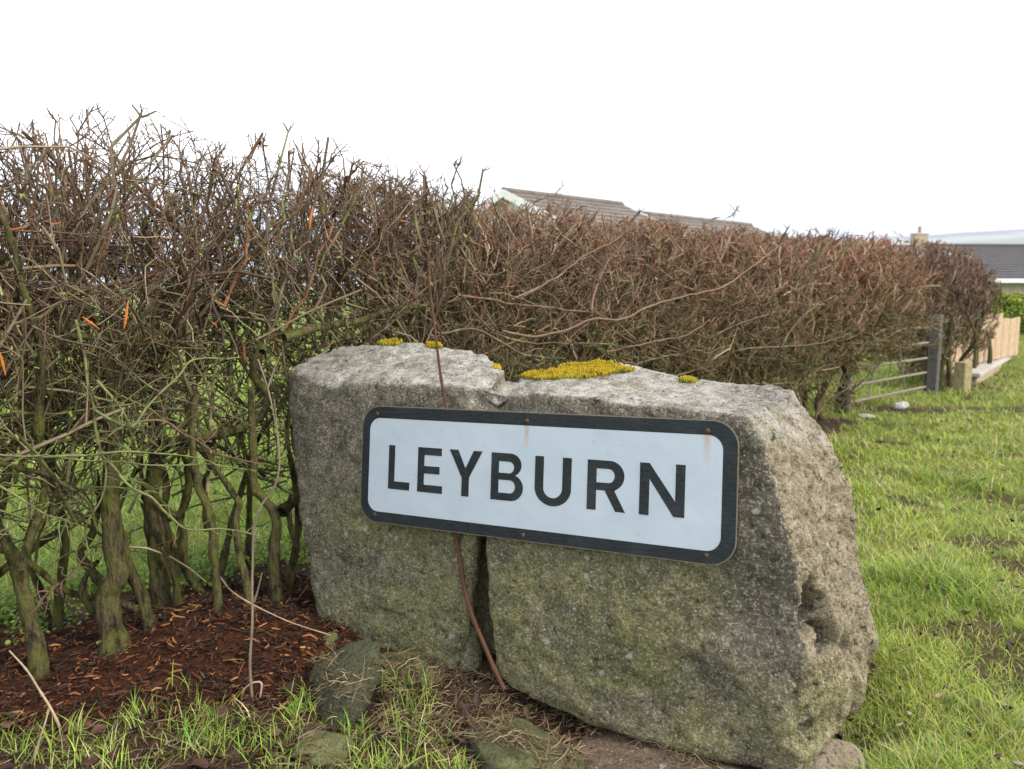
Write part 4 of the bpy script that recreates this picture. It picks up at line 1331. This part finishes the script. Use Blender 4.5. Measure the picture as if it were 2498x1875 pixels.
fence = empty("board_fence", w0 - wn_ * .55, "pale new vertical board fence in two stepped panels on the low wall", "fence")
fe_ = ground_hit0(2186, 784); fe_ = np.array([8.0, 12.3, 0.05])
wd_ = np.array([.72, .69, 0]); wd_ /= np.linalg.norm(wd_); wn_ = np.array([wd_[1], -wd_[0], 0])
f0 = fe_ - wd_ * 3.8
x = 0.0; kk = 0
while x < 3.8:
    step_dn = -.09 if x > 2.85 else 0.0
    a0 = f0 + wd_ * x + np.array([0, 0, .12 - .004 * max(x, 0)])
    v, f = oriented_box(a0, wd_, -wn_, np.array([0, 0, 1.0]), .112, .018, .68 + step_dn + .01 * math.sin(9 * x), .003)
    child("board", mesh_from("board", v, f, M_BOARD if kk % 3 else M_BOARD2), fence)
    x += .12; kk += 1
for x in (.0, 2.80, 3.72):
    a0 = f0 + wd_ * x - wn_ * .03 + np.array([0, 0, .1 - .004 * max(x, 0)])
    v, f = oriented_box(a0, wd_, -wn_, np.array([0, 0, 1.0]), .09, .07, .58, .004)
    child("fence_post", mesh_from("fence_post", v, f, M_BOARD2), fence)
wd_ = np.array([0.62, 0.785, 0.0]); wn_ = np.array([wd_[1], -wd_[0], 0])
# kerb beyond
kb = ground_hit0(2192, 790)
kerb = empty("kerb", kb, "pale stone kerb at the far edge of the grass verge", "kerb")
for k2 in range(4):
    v, f = oriented_box(kb + wd_ * (k2 * .95) + np.array([0, 0, -.06]), wd_, -wn_, np.array([0, 0, 1.0]), .94, .16, .16, .012)
    child("kerbstone", mesh_from("kerbstone", v, f, M_FLAG), kerb)

# ------------------------------------------------------------------ bungalow on the right
M_SLATE = plain("dark_roof_tile", (0.058, 0.055, 0.057), .7, .25, 4, .3)
M_RENDER = plain("buff_wall", (0.40, 0.34, 0.26), .9, .15, 3, .3)
M_WHITE = plain("white_plastic", (0.78, 0.78, 0.78), .5, .04, 5, .05)
M_BRICK = plain("chimney_brick", (0.22, 0.11, 0.07), .9, .3, 12, .4)
M_POT = plain("clay_pot", (0.30, 0.19, 0.13), .8, .2, 10, .2)
M_GLASS = plain("window_glass", (0.05, 0.06, 0.07), .12, .1, 2, 0, 0, .6)
M_BRNROOF = plain("brown_roof_tile", (0.135, 0.115, 0.10), .85, .25, 3, .4)


def house(name, label, cat_, a, ux, length, depth, eave, rise, roofm, wallm, ground_z, courses=12, over=.35, chim=(), windows=(), barge=True, cm=None):
    """a: front-left foot of the wall; ux along the front; uy to the back; gables at both ends"""
    ux = np.array([ux[0], ux[1], 0.0]); ux /= np.linalg.norm(ux); uy = np.cross([0, 0, 1.0], ux); uz = np.array([0, 0, 1.0])
    a = np.array([a[0], a[1], ground_z])
    W = lambda x, y, z: a + ux * x + uy * y + uz * z
    h = empty(name, a, label, cat_)
    hv = [W(0, 0, 0), W(length, 0, 0), W(length, depth, 0), W(0, depth, 0), W(0, 0, eave), W(length, 0, eave), W(length, depth, eave), W(0, depth, eave), W(0, depth / 2, eave + rise), W(length, depth / 2, eave + rise)]
    hf = [[0, 1, 5, 4], [2, 3, 7, 6], [1, 2, 6, 9, 5], [3, 0, 4, 8, 7], [0, 3, 2, 1]]
    child("wall", mesh_from("wall", np.array(hv), hf, wallm), h)
    sl = math.hypot(depth / 2, rise)
    parts = []
    for side in (0, 1):
        dirv = (uy * (depth / 2) / sl + uz * rise / sl) if side == 0 else (-uy * (depth / 2) / sl + uz * rise / sl)
        nrm = np.cross(ux, dirv) if side == 0 else np.cross(dirv, ux)
        foot = W(-over, 0, eave) if side == 0 else W(-over, depth, eave)
        cl = (sl + over) / courses
        for c_ in range(courses):
            o = foot + dirv * (c_ * cl - over) + nrm * .03
            d2 = dirv * cl * 1.06
            up_ = nrm * .035
            ex = ux * (length + 2 * over)
            vs = np.array([o + up_, o + ex + up_, o + ex + d2, o + d2, o, o + ex])
            parts.append((vs, [[0, 1, 2, 3], [4, 5, 1, 0]]))
        # under-sheet closes the roof
        vs = np.array([foot - dirv * over + nrm * .0, foot - dirv * over + ux * (length + 2 * over), foot + dirv * sl + ux * (length + 2 * over), foot + dirv * sl])
        parts.append((vs, [[0, 1, 2, 3]]))
    v, f = join(parts)
    rf = child("roof", mesh_from("roof", v, f, roofm), h)
    P = np.linspace(W(-over, depth / 2, eave + rise + .05), W(length + over, depth / 2, eave + rise + .05), 3)[None]
    v, f, _ = tubes(P, np.full((1, 3), .11), None, 8)
    child("ridge_tiles", mesh_from("ridge_tiles", v, f, roofm), h)
    v, f = oriented_box(W(-over, -over - .12, eave - rise * over / (depth / 2) - .12), ux, uy, uz, length + 2 * over, .11, .20, .02)
    child("gutter", mesh_from("gutter", v, f, M_WHITE), h)
    if barge:
        for xe in (-over - .03, length + over):
            pp = []
            for side in (0, 1):
                y0 = -over if side == 0 else depth + over
                p0 = W(xe, y0, eave - rise * over / (depth / 2) - .16); p1 = W(xe, depth / 2, eave + rise - .16)
                vs = np.array([p0, p1, p1 + uz * .26, p0 + uz * .26, p0 + ux * .03, p1 + ux * .03, p1 + uz * .26 + ux * .03, p0 + uz * .26 + ux * .03])
                pp.append((vs, [[0, 1, 2, 3], [7, 6, 5, 4], [0, 4, 5, 1], [3, 2, 6, 7], [0, 3, 7, 4], [1, 5, 6, 2]]))
            v, f = join(pp)
            child("bargeboard", mesh_from("bargeboard", v, f, M_WHITE), h)
    for x, wd, ht, base in chim:
        v, f = oriented_box(W(x, depth / 2 - .35, base), ux, uy, uz, wd, .7, ht, .02)
        c_ = child("chimney", mesh_from("chimney", v, f, cm or M_BRICK), h)
        v, f = oriented_box(W(x - .05, depth / 2 - .40, base + ht), ux, uy, uz, wd + .1, .8, .12, .02)
        v2, f2, _ = tubes(np.linspace(W(x + wd / 2, depth / 2, base + ht + .1), W(x + wd / 2, depth / 2, base + ht + .62), 4)[None], np.array([[.13, .12, .11, .12]]), None, 10)
        link("chimney_pot", mesh_from("chimney_pot", v2, f2, M_POT), c_).matrix_parent_inverse = c_.matrix_world.inverted()
        q = link("chimney_cap", mesh_from("chimney_cap", v, f, M_FLAG), c_)
    for x, z0, ww, hh in windows:
        v, f = oriented_box(W(x, -.03, z0), ux, uy, uz, ww, .05, hh, .006)
        w_ = child("window", mesh_from("window", v, f, M_WHITE), h)
        nb = max(1, round(ww / .7))
        for i in range(nb):
            pw = ww / nb
            v, f = oriented_box(W(x + i * pw + .06, -.036, z0 + .06), ux, uy, uz, pw - .12 + (0.06 if i < nb - 1 else 0), .03, hh - .12)
            q = link("pane", mesh_from("pane", v, f, M_GLASS), w_)
    return h


def at_range(px, py, y):
    r = ray(px, py); return CAM + r * (y / r[1])


p_l = at_range(2135, 690, 40.0); p_l[2] = -.68
house("bungalow", "grey stone bungalow with dark slate roof and white gutter at the right edge", "bungalow", p_l, (1.0, 0.06), 16, 8.5, 2.35, 1.74, M_SLATE, M_RENDER, p_l[2],
      14, .45, chim=((7.6, .8, 1.0, 3.75),), windows=((3.1, .5, 1.0, 1.75), (7.5, .9, 2.0, 1.2), (11.5, .9, 2.0, 1.2)))
# houses over the hedge
ra = at_range(1086, 411, 25.0)
rdir = at_range(1640, 474, 36.6) - ra
rdir[2] = 0; rdir /= np.linalg.norm(rdir)
ruy = np.array([-rdir[1], rdir[0], 0])
dep_ = 7.0
for (start, ln, top, lab) in ((ra, 5.4, ra[2] - .05, "brown-tiled house with white gable showing over the hedge"), (ra + rdir * 6.4, 8.6, ra[2] - .30, "longer brown-tiled house roof joined beyond the white-gabled one")):
    aa = start - ruy * dep_ / 2 + rdir * .35
    house("house", lab, "house", aa, rdir, ln, dep_, 2.3, 1.55, M_BRNROOF, M_WHITE if lab.startswith("brown") else M_RENDER, top - 3.85, 10, .35, windows=((1.5, .9, 1.6, 1.2), (4.0, .9, 1.4, 1.2)))
# house whose chimney shows above the second hedge
pc = at_range(2003, 520, 60)
hb = house("house", "stone house whose yellowish chimney with one pot shows over the far hedge", "house", pc + np.array([-4.0, -3.5, 0]), (1, .1), 8.5, 7.5, 2.6, 1.6, M_BRNROOF, M_RENDER, pc[2] - 4.6, 10, .3, chim=((3.6, 1.0, 1.1, 4.0),), cm=M_WALLST)
pc2 = at_range(1945, 522, 75)
house("house", "distant house with a small dark chimney just above the hedge line", "house", pc2 + np.array([-4.0, -3.5, 0]), (1, .2), 8, 7.5, 2.6, 1.4, M_SLATE, M_RENDER, pc2[2] - 4.5, 10, .3, chim=((3.6, .6, .9, 3.8),))

# flowering shrubs on the garden bank
def shrub(label, foot, rad, hgt, seed, cols):
    g = np.random.default_rng(seed)
    root = empty("shrub", foot, label, "shrub", "yellow-green shrubs on the garden bank")
    n = 9000
    d = g.normal(size=(n, 3)); d /= np.linalg.norm(d, axis=1, keepdims=True); d[:, 2] = np.abs(d[:, 2])
    rr_ = g.uniform(.35, 1, n) ** .5 * (1 + .35 * vnoise(d * 2.3 + seed, 1.0, seed, 2))
    P = foot + d * rr_[:, None] * [rad, rad, hgt]
    dd = g.normal(size=(n, 3)); dd /= np.linalg.norm(dd, axis=1, keepdims=True)
    L = g.uniform(.03, .07, n)
    X = np.stack([P, P + dd * L[:, None] * .5, P + dd * L[:, None]], 1)
    C = np.array(cols)[g.choice(len(cols), n, p=[.4, .35, .25])] * g.uniform(.6, 1.2, (n, 1))
    v, f, c = tubes(X, np.outer(L, [.12, .32, .05]), np.repeat(C[:, None], 3, 1), 3)
    child("foliage", mesh_from("foliage", v, f, M_MOSS, False, c), root)
    m = 26
    dd = g.normal(size=(m, 3)) + [0, 0, 1.2]; dd /= np.linalg.norm(dd, axis=1, keepdims=True)
    Pm, Rm = grow(np.repeat(np.array(foot)[None], m, 0) - [0, 0, .05], dd, np.full(m, hgt * .9), np.full(m, .012), 6, .15, .05, g)
    v, f, c = tubes(Pm, Rm, np.broadcast_to([.12, .09, .05], Pm.shape), 4)
    child("stem", mesh_from("stem", v, f, M_TWIG, True, c), root)


for k2, (px, py, yy, rad, hh, lab, cl) in enumerate(((2165, 745, 14.6, .60, .68, "yellow-green shrub behind the nearer end of the board fence", [(.20, .30, .04), (.34, .38, .05), (.14, .22, .04)]),
                                                (2208, 760, 15.0, .65, .74, "yellow-flowered shrub behind the far end of the board fence", [(.42, .38, .03), (.30, .34, .04), (.18, .26, .04)]),
                                                (2225, 700, 18.5, .9, .55, "low golden shrub against the foot of the bungalow's wall", [(.40, .36, .03), (.26, .32, .04), (.18, .26, .04)]))):
    X = at_range(px, py, yy); X[2] = float(zg(X[0], X[1]))
    shrub(lab, X, rad, hh, 300 + k2, cl)

# white lump on the grass by the gate
M_PALE = m_rock("white_stone_mat", (.5, .47, .42), (.72, .69, .64), (.8, .78, .75))
wp = ground_hit0(1946, 884)
stone("white_stone", "white stone lying on the grass beside the gate", wp + [0, 0, .035], (.085, .06, .05), (1, .2, .3), 61, M_PALE, voxel=.010, amp=2.2)
wp = ground_hit0(1872, 901)
stone("white_stone", "flat cream stone on the verge in front of the near gate post", wp + [0, 0, .01], (.10, .06, .03), (1, -.2, 0), 62, M_PALE, voxel=.012, amp=.6, zone=(0, .6, 0))


# ------------------------------------------------------------------ grass, litter, bark
M_GRASS = leafy("grass_blade", trans=.30, rough=.55)


def blades(name, X, L, Wd, cols, g, label=None, lean=.55, segs=3):
    n = len(X)
    a = g.uniform(0, 2 * PI, n); ln = np.abs(g.normal(lean, .3, n))
    dirh = np.stack([np.cos(a), np.sin(a), np.zeros(n)], 1)
    sd = np.stack([-np.sin(a + g.normal(0, .5, n)), np.cos(a), np.zeros(n)], 1)
    V = np.empty((n, segs + 1, 2, 3)); C = np.empty((n, segs + 1, 2, 3))
    for i in range(segs + 1):
        u = i / segs
        ctr = X + dirh * (L * ln * u ** 1.7)[:, None] + np.array([0, 0, 1.0]) * (L * u * (1 - .35 * ln * u))[:, None]
        w = (Wd * (1 - u ** 1.8) * .5 + .0002)[:, None]
        V[:, i, 0] = ctr - sd * w; V[:, i, 1] = ctr + sd * w
        C[:, i] = (cols * (.85 + .22 * u))[:, None]
    idx = np.arange(n * (segs + 1) * 2).reshape(n, segs + 1, 2)
    f = np.stack([idx[:, :-1, 0], idx[:, :-1, 1], idx[:, 1:, 1], idx[:, 1:, 0]], -1).reshape(-1, 4)
    return link(name, mesh_from(name, V.reshape(-1, 3), f, M_GRASS, True, C.reshape(-1, 3)), kind="stuff", label=label)


def polar(n, r0, r1, a0, a1, g):
    r = np.exp(g.uniform(math.log(r0), math.log(r1), n)); a = np.radians(g.uniform(a0, a1, n))
    return r * np.sin(a), r * np.cos(a), r


def grass_cols(x, y, n, g, dry=.24):
    p = np.stack([x, y, 0 * x], 1)
    k4 = vnoise(p, 2.2, 91, 2)[:, None]
    c = np.array([.285, .375, .058]) * (1 - .5 * (k4 + .5)) + np.array([.47, .495, .095]) * (.5 * (k4 + .5))
    c = c * g.uniform(.65, 1.25, (n, 1))
    c = c * (1 + .38 * np.clip(vnoise(p, 6.0, 94, 2), -1, .6)[:, None])
    dk_ = (g.random((n, 1)) < .28); c = np.where(dk_, c * [.55, .78, .8], c)
    st = g.random((n, 1)) < dry * (1 + 1.3 * vnoise(p, 2.4, 93, 2)[:, None])
    return np.where(st, np.array([.52, .46, .23]) * g.uniform(.6, 1.2, (n, 1)), c)


g = np.random.default_rng(21)
# verge
x, y, r = polar(250000, 1.5, 26, 8, 58, g)
s_, t_ = st_of(x, y)
q = np.stack([x, y, 0 * x], 1)
rel = np.stack([x, y, zg(x, y)], 1) - S0
u_, w_ = rel @ SU, rel @ SN
bare = vnoise(q, 3.4, 95, 2) > .36
keep = ((t_ > .32 + .12 * vnoise(q, 3, 96)) | (s_ > 6.3)) & ~((u_ > -1.1) & (u_ < .80 + .02 * vnoise(q, 8, 97)) & (w_ < .12) & (w_ > -.6)) & ~in_poly(x, y, LITTER) & ~(bare & (g.random(len(x)) < .70))
keep &= (track_d(x, y) + .15 * vnoise(q, 5, 21, 2) > .22) | (g.random(len(x)) < .12)
keep &= ~((u_ < .6) & (w_ > -.2))
x, y, r = x[keep], y[keep], r[keep]; n = len(x); q = q[keep]
tall = .75 + 1.1 * sstep(.0, .55, vnoise(q, 3.6, 98, 2))
blades("verge_grass", np.stack([x, y, zg(x, y) - .004], 1), g.uniform(.030, .075, n) * tall * (1 + .02 * r), np.clip(.0011 * r, .0022, .011) * g.uniform(.7, 1.3, n), grass_cols(x, y, n, g), g, lean=.75)
# blown leaves caught in the verge
xl, yl, rl = polar(520, 1.7, 9, 12, 50, g)
ok = (st_of(xl, yl)[1] > .4) & ~in_poly(xl, yl, LITTER); xl, yl = xl[ok], yl[ok]
m = len(xl)
pl_ = np.stack([xl, yl, zg(xl, yl) + g.uniform(.015, .04, m)], 1)
dl_ = g.normal(0, 1, (m, 3)) * [1, 1, .35]; dl_ /= np.linalg.norm(dl_, axis=1, keepdims=True); Ll = g.uniform(.018, .045, m)
cl_ = np.array([[.035, .022, .018], [.08, .045, .03], [.16, .11, .07], [.30, .22, .16], [.05, .03, .025]])[g.integers(0, 5, m)]
v, f, c = tubes(np.stack([pl_ - dl_ * Ll[:, None] * .5, pl_, pl_ + dl_ * Ll[:, None] * .5 + [0, 0, .008]], 1), np.outer(Ll, [.08, .30, .04]), np.repeat(cl_[:, None], 3, 1), 3)
link("verge_leaves", mesh_from("verge_leaves", v, f, vcol_mat("leaf_scrap", .7, 90, .3), False, c), kind="stuff")
# field behind the hedge
x, y, r = polar(100000, 2.6, 34, -50, 50, g)
s_, t_ = st_of(x, y)
keep = (t_ < -.36 + .1 * vnoise(np.stack([x, y, 0 * x], 1), 3, 99)); x, y, r = x[keep], y[keep], r[keep]; n = len(x)
c = grass_cols(x, y, n, g, .10) * [1.05, 1.25, 1.2]
blades("field_grass", np.stack([x, y, zg(x, y) - .004], 1), g.uniform(.04, .10, n) * (1 + .02 * r), np.clip(.0013 * r, .003, .014) * g.uniform(.7, 1.3, n), c, g, lean=.7)
_sv, _sf = join(STONES)
SBV = BVHTree.FromPolygons([tuple(v) for v in _sv.tolist()], [tuple(f) for f in _sf])
# sparse tufts in the litter in front
tuft = []
for _ in range(80):
    xx = g.uniform(-1.9, -.25); yy = g.uniform(1.55, 2.35)
    tuft.append((xx, yy))
tuft = np.array(tuft)
ok = in_poly(tuft[:, 0], tuft[:, 1], LITTER); tuft = tuft[ok]
extra = [ground_hit0(*p)[:2] for p in ((915, 1600), (925, 1620), (905, 1570), (880, 1500), (840, 1490), (980, 1655), (1000, 1668), (960, 1650), (820, 1655), (1035, 1662), (665, 1545), (640, 1530), (380, 1500), (470, 1560), (440, 1545), (640, 1590), (40, 1620), (100, 1640), (220, 1610), (240, 1640), (330, 1600), (540, 1560), (600, 1640))]
tuft = np.concatenate([tuft, np.array(extra)])
X = []
for cx, cy in tuft:
    m = g.integers(12, 46)
    X.append(np.stack([cx + g.normal(0, .035, m), cy + g.normal(0, .035, m)], 1))
X = np.concatenate(X)
rel = np.stack([X[:, 0], X[:, 1], zg(X[:, 0], X[:, 1])], 1) - S0
X = X[~((rel @ SN < .03) & (rel @ SU > -.8) & (rel @ SU < .9))]
# none through the stones
zt_ = zg(X[:, 0], X[:, 1])
X = X[[(lambda h: h is None or h.z < z_ + .01)(SBV.ray_cast(Vector((a_, b_, .6)), Vector((0, 0, -1)))[0]) for (a_, b_), z_ in zip(X, zt_)]]
n = len(X)
blades("tuft_grass", np.stack([X[:, 0], X[:, 1], zg(X[:, 0], X[:, 1]) - .004], 1), g.uniform(.030, .095, n), g.uniform(.0020, .0040, n), grass_cols(X[:, 0], X[:, 1], n, g, .12) * [1.05, 1.15, 1.1], g, lean=.6)
# straw and dead grass
n = 15000
x = g.uniform(-1.9, 1.2, n); y = g.uniform(1.5, 2.5, n)
keep = in_poly(x, y, LITTER) & (g.random(n) < .25 + .75 * sstep(-.75, -.35, x)); x, y = x[keep], y[keep]; n = len(x)
a = g.uniform(0, PI, n); L = g.uniform(.02, .09, n)
d = np.stack([np.cos(a), np.sin(a), g.normal(.05, .25, n)], 1)
zz_ = zg(x, y)
cov = vnoise(np.stack([x, y, 0 * x], 1), 7, 44, 2)
for k4 in range(n):
    h_ = SBV.ray_cast(Vector((x[k4], y[k4], .6)), Vector((0, 0, -1)))
    if h_[0] is not None and h_[0].z > zz_[k4]: zz_[k4] = h_[0].z if cov[k4] > 0.02 else -.3
c0 = np.stack([x, y, zz_ + g.uniform(.002, .02, n)], 1)
P = c0[:, None] + d[:, None] * (L[:, None] * np.linspace(-.5, .5, 4)[None])[..., None] + g.normal(0, .004, (n, 4, 3))
colr = np.array([[.26, .19, .11], [.19, .13, .07], [.11, .075, .045], [.36, .29, .17]])[g.integers(0, 4, n)] * g.uniform(.6, 1.2, (n, 1))
v, f, c = tubes(P, np.outer(g.uniform(.0008, .0019, n), [.7, 1, 1, .5]), np.repeat(colr[:, None], 4, 1), 3)
link("dry_grass", mesh_from("dry_grass", v, f, M_TWIG, False, c), kind="stuff")

# small round-leaved weeds along the back edge of the bark
n = 9000
s_ = g.uniform(-1.4, .9, n); t_ = g.normal(-.36, .14, n)
p = hpos(s_, t_, 0); kk_ = vnoise(p * [1, 1, 0], 5.5, 41, 2) > -.12; p = p[kk_]; n = len(p)
p[:, 2] = zg(p[:, 0], p[:, 1]) + g.uniform(.005, .07, n)
nr = g.normal(0, .5, (n, 3)) + [0, -.3, 1]; nr /= np.linalg.norm(nr, axis=1, keepdims=True)
e1 = np.cross(nr, [1, 0, 0.1]); e1 /= np.linalg.norm(e1, axis=1, keepdims=True); e2 = np.cross(nr, e1)
rad_ = g.uniform(.004, .010, n); an = np.arange(6) * PI / 3
V = p[:, None] + rad_[:, None, None] * (np.cos(an)[None, :, None] * e1[:, None] + np.sin(an)[None, :, None] * e2[:, None])
colr = np.array([[.16, .27, .03], [.22, .32, .05], [.11, .19, .03]])[g.integers(0, 3, n)] * g.uniform(.7, 1.2, (n, 1))
link("ground_cover", mesh_from("ground_cover", V.reshape(-1, 3), np.arange(n * 6).reshape(n, 6), M_GRASS, False, np.repeat(colr, 6, 0)), kind="stuff")

# bark mulch: thousands of torn shreds
n = 46000
x = g.uniform(-3.0, .1, n); y = g.uniform(1.75, 3.7, n)
keep = in_poly(x, y, MULCH); x, y = x[keep], y[keep]; n = len(x)
L = g.gamma(1.5, .0078, n) + .005; L = np.where(g.random(n) < .03, L * 2.6, L); wd = L * g.uniform(.08, .42, n); wd = np.clip(wd, .0016, .009)
a = g.normal(.35, .95, n)
d = np.stack([np.cos(a), np.sin(a), g.normal(0, .35, n)], 1)
c0 = np.stack([x, y, zg(x, y) + g.uniform(0, .020, n) * (1 + vnoise(np.stack([x, y, 0 * x], 1), 16, 7))], 1)
P = c0[:, None] + d[:, None] * (L[:, None] * np.linspace(-.5, .5, 3)[None])[..., None]
P[:, 1] += g.normal(0, .003, (n, 3))
pal_ = np.array([[.022, .012, .008], [.055, .023, .011], [.125, .046, .017], [.24, .095, .032], [.36, .175, .070], [.035, .016, .010], [.095, .038, .015]])
colr = pal_[g.choice(7, n, p=[.30, .2, .11, .07, .04, .20, .08])] * g.uniform(.7, 1.3, (n, 1))
v, f, c = tubes(P, wd[:, None] * np.array([[.35, .5, .3]]), np.repeat(colr[:, None], 3, 1), 4)
link("bark_mulch", mesh_from("bark_mulch", v, f, vcol_mat("bark_shred", .75, 160, .5, .3), False, c), kind="stuff")


# dead leaves: curled cupped sheets
def leaf_mesh(g, size):
    n_ = 5
    V, f = [], []
    cu, cv = g.uniform(-.6, .9), g.uniform(-.5, .5)
    for i in range(n_ + 1):
        u = i / n_
        w = .5 * math.sin(PI * min(1, u * .92 + .06)) ** .7
        for j in (-1, -.5, 0, .5, 1):
            V.append(((u - .5) * size, j * w * size * .62, size * (.25 * cu * (j * w) ** 2 * 4 + .18 * cv * (u - .5) ** 2 * 4 + .02 * g.normal())))
    for i in range(n_):
        for j in range(4): f.append([i * 5 + j, i * 5 + j + 1, (i + 1) * 5 + j + 1, (i + 1) * 5 + j])
    return np.array(V), np.array(f)


V, Fq, Cc, n0 = [], [], [], 0
M_LEAF = leafy("dead_leaf", trans=.12, rough=.6)
kinds = np.array([[.040, .020, .016], [.055, .026, .018], [.030, .016, .014], [.10, .060, .034], [.07, .033, .022]])
for _ in range(900):
    xx, yy = g.uniform(-1.9, 1.0), g.uniform(1.5, 2.4)
    if not in_poly(np.array([xx]), np.array([yy]), LITTER)[0]: continue
    v, f = leaf_mesh(g, g.uniform(.020, .055))
    e = Matrix.Rotation(g.uniform(0, 6.28), 3, 'Z') @ Matrix.Rotation(g.normal(0, .45), 3, 'X') @ Matrix.Rotation(g.normal(0, .45), 3, 'Y')
    v = v @ np.array(e).T + [xx, yy, float(zg(xx, yy)) + g.uniform(.006, .03)]
    V.append(v); Fq.append(f + n0); n0 += len(v)
    Cc.append(np.tile(kinds[g.integers(0, 5)] * g.uniform(.7, 1.3), (len(v), 1)))
link("leaf_litter", mesh_from("leaf_litter", np.concatenate(V), np.concatenate(Fq), M_LEAF, True, np.concatenate(Cc)), kind="stuff")


def one_leaf(label, px, py, size, col, yaw, seed, lift=.015):
    gg = np.random.default_rng(seed)
    v, f = leaf_mesh(gg, size)
    X = ground_hit(px, py)
    e = Matrix.Rotation(yaw, 3, 'Z') @ Matrix.Rotation(-.5, 3, 'X')
    me = mesh_from("fallen_leaf", v @ np.array(e).T, f, M_LEAF, True, np.tile(np.array(col, float), (len(v), 1)))
    o = link("fallen_leaf", me, label=label, cat="leaf", group="pale fallen leaves on the soil"); o.location = tuple(X + [0, 0, lift])


one_leaf("large yellow-green fallen leaf on dark litter at the bottom left", 336, 1648, .085, (.26, .25, .07), .4, 1)
one_leaf("pale green fallen leaf lying in the middle of the bark mulch", 505, 1433, .065, (.28, .29, .15), .1, 2)
one_leaf("small olive fallen leaf near the foot of the pale forked stem", 508, 1490, .04, (.22, .20, .09), .6, 3)
one_leaf("narrow green fallen leaf standing against the thick green trunk", 224, 1402, .05, (.24, .28, .08), 1.4, 4, .03)
one_leaf("torn pale bark scrap lying on the mulch at the left edge", 25, 1558, .10, (.38, .24, .13), .05, 5)
one_leaf("pinkish fallen leaf in the grass right of the boulder", 2030, 1520, .045, (.45, .33, .28), .7, 6, .03)
one_leaf("dark fallen leaf in the bare patch of the verge", 2040, 1290, .05, (.07, .055, .05), 1.0, 7, .02)
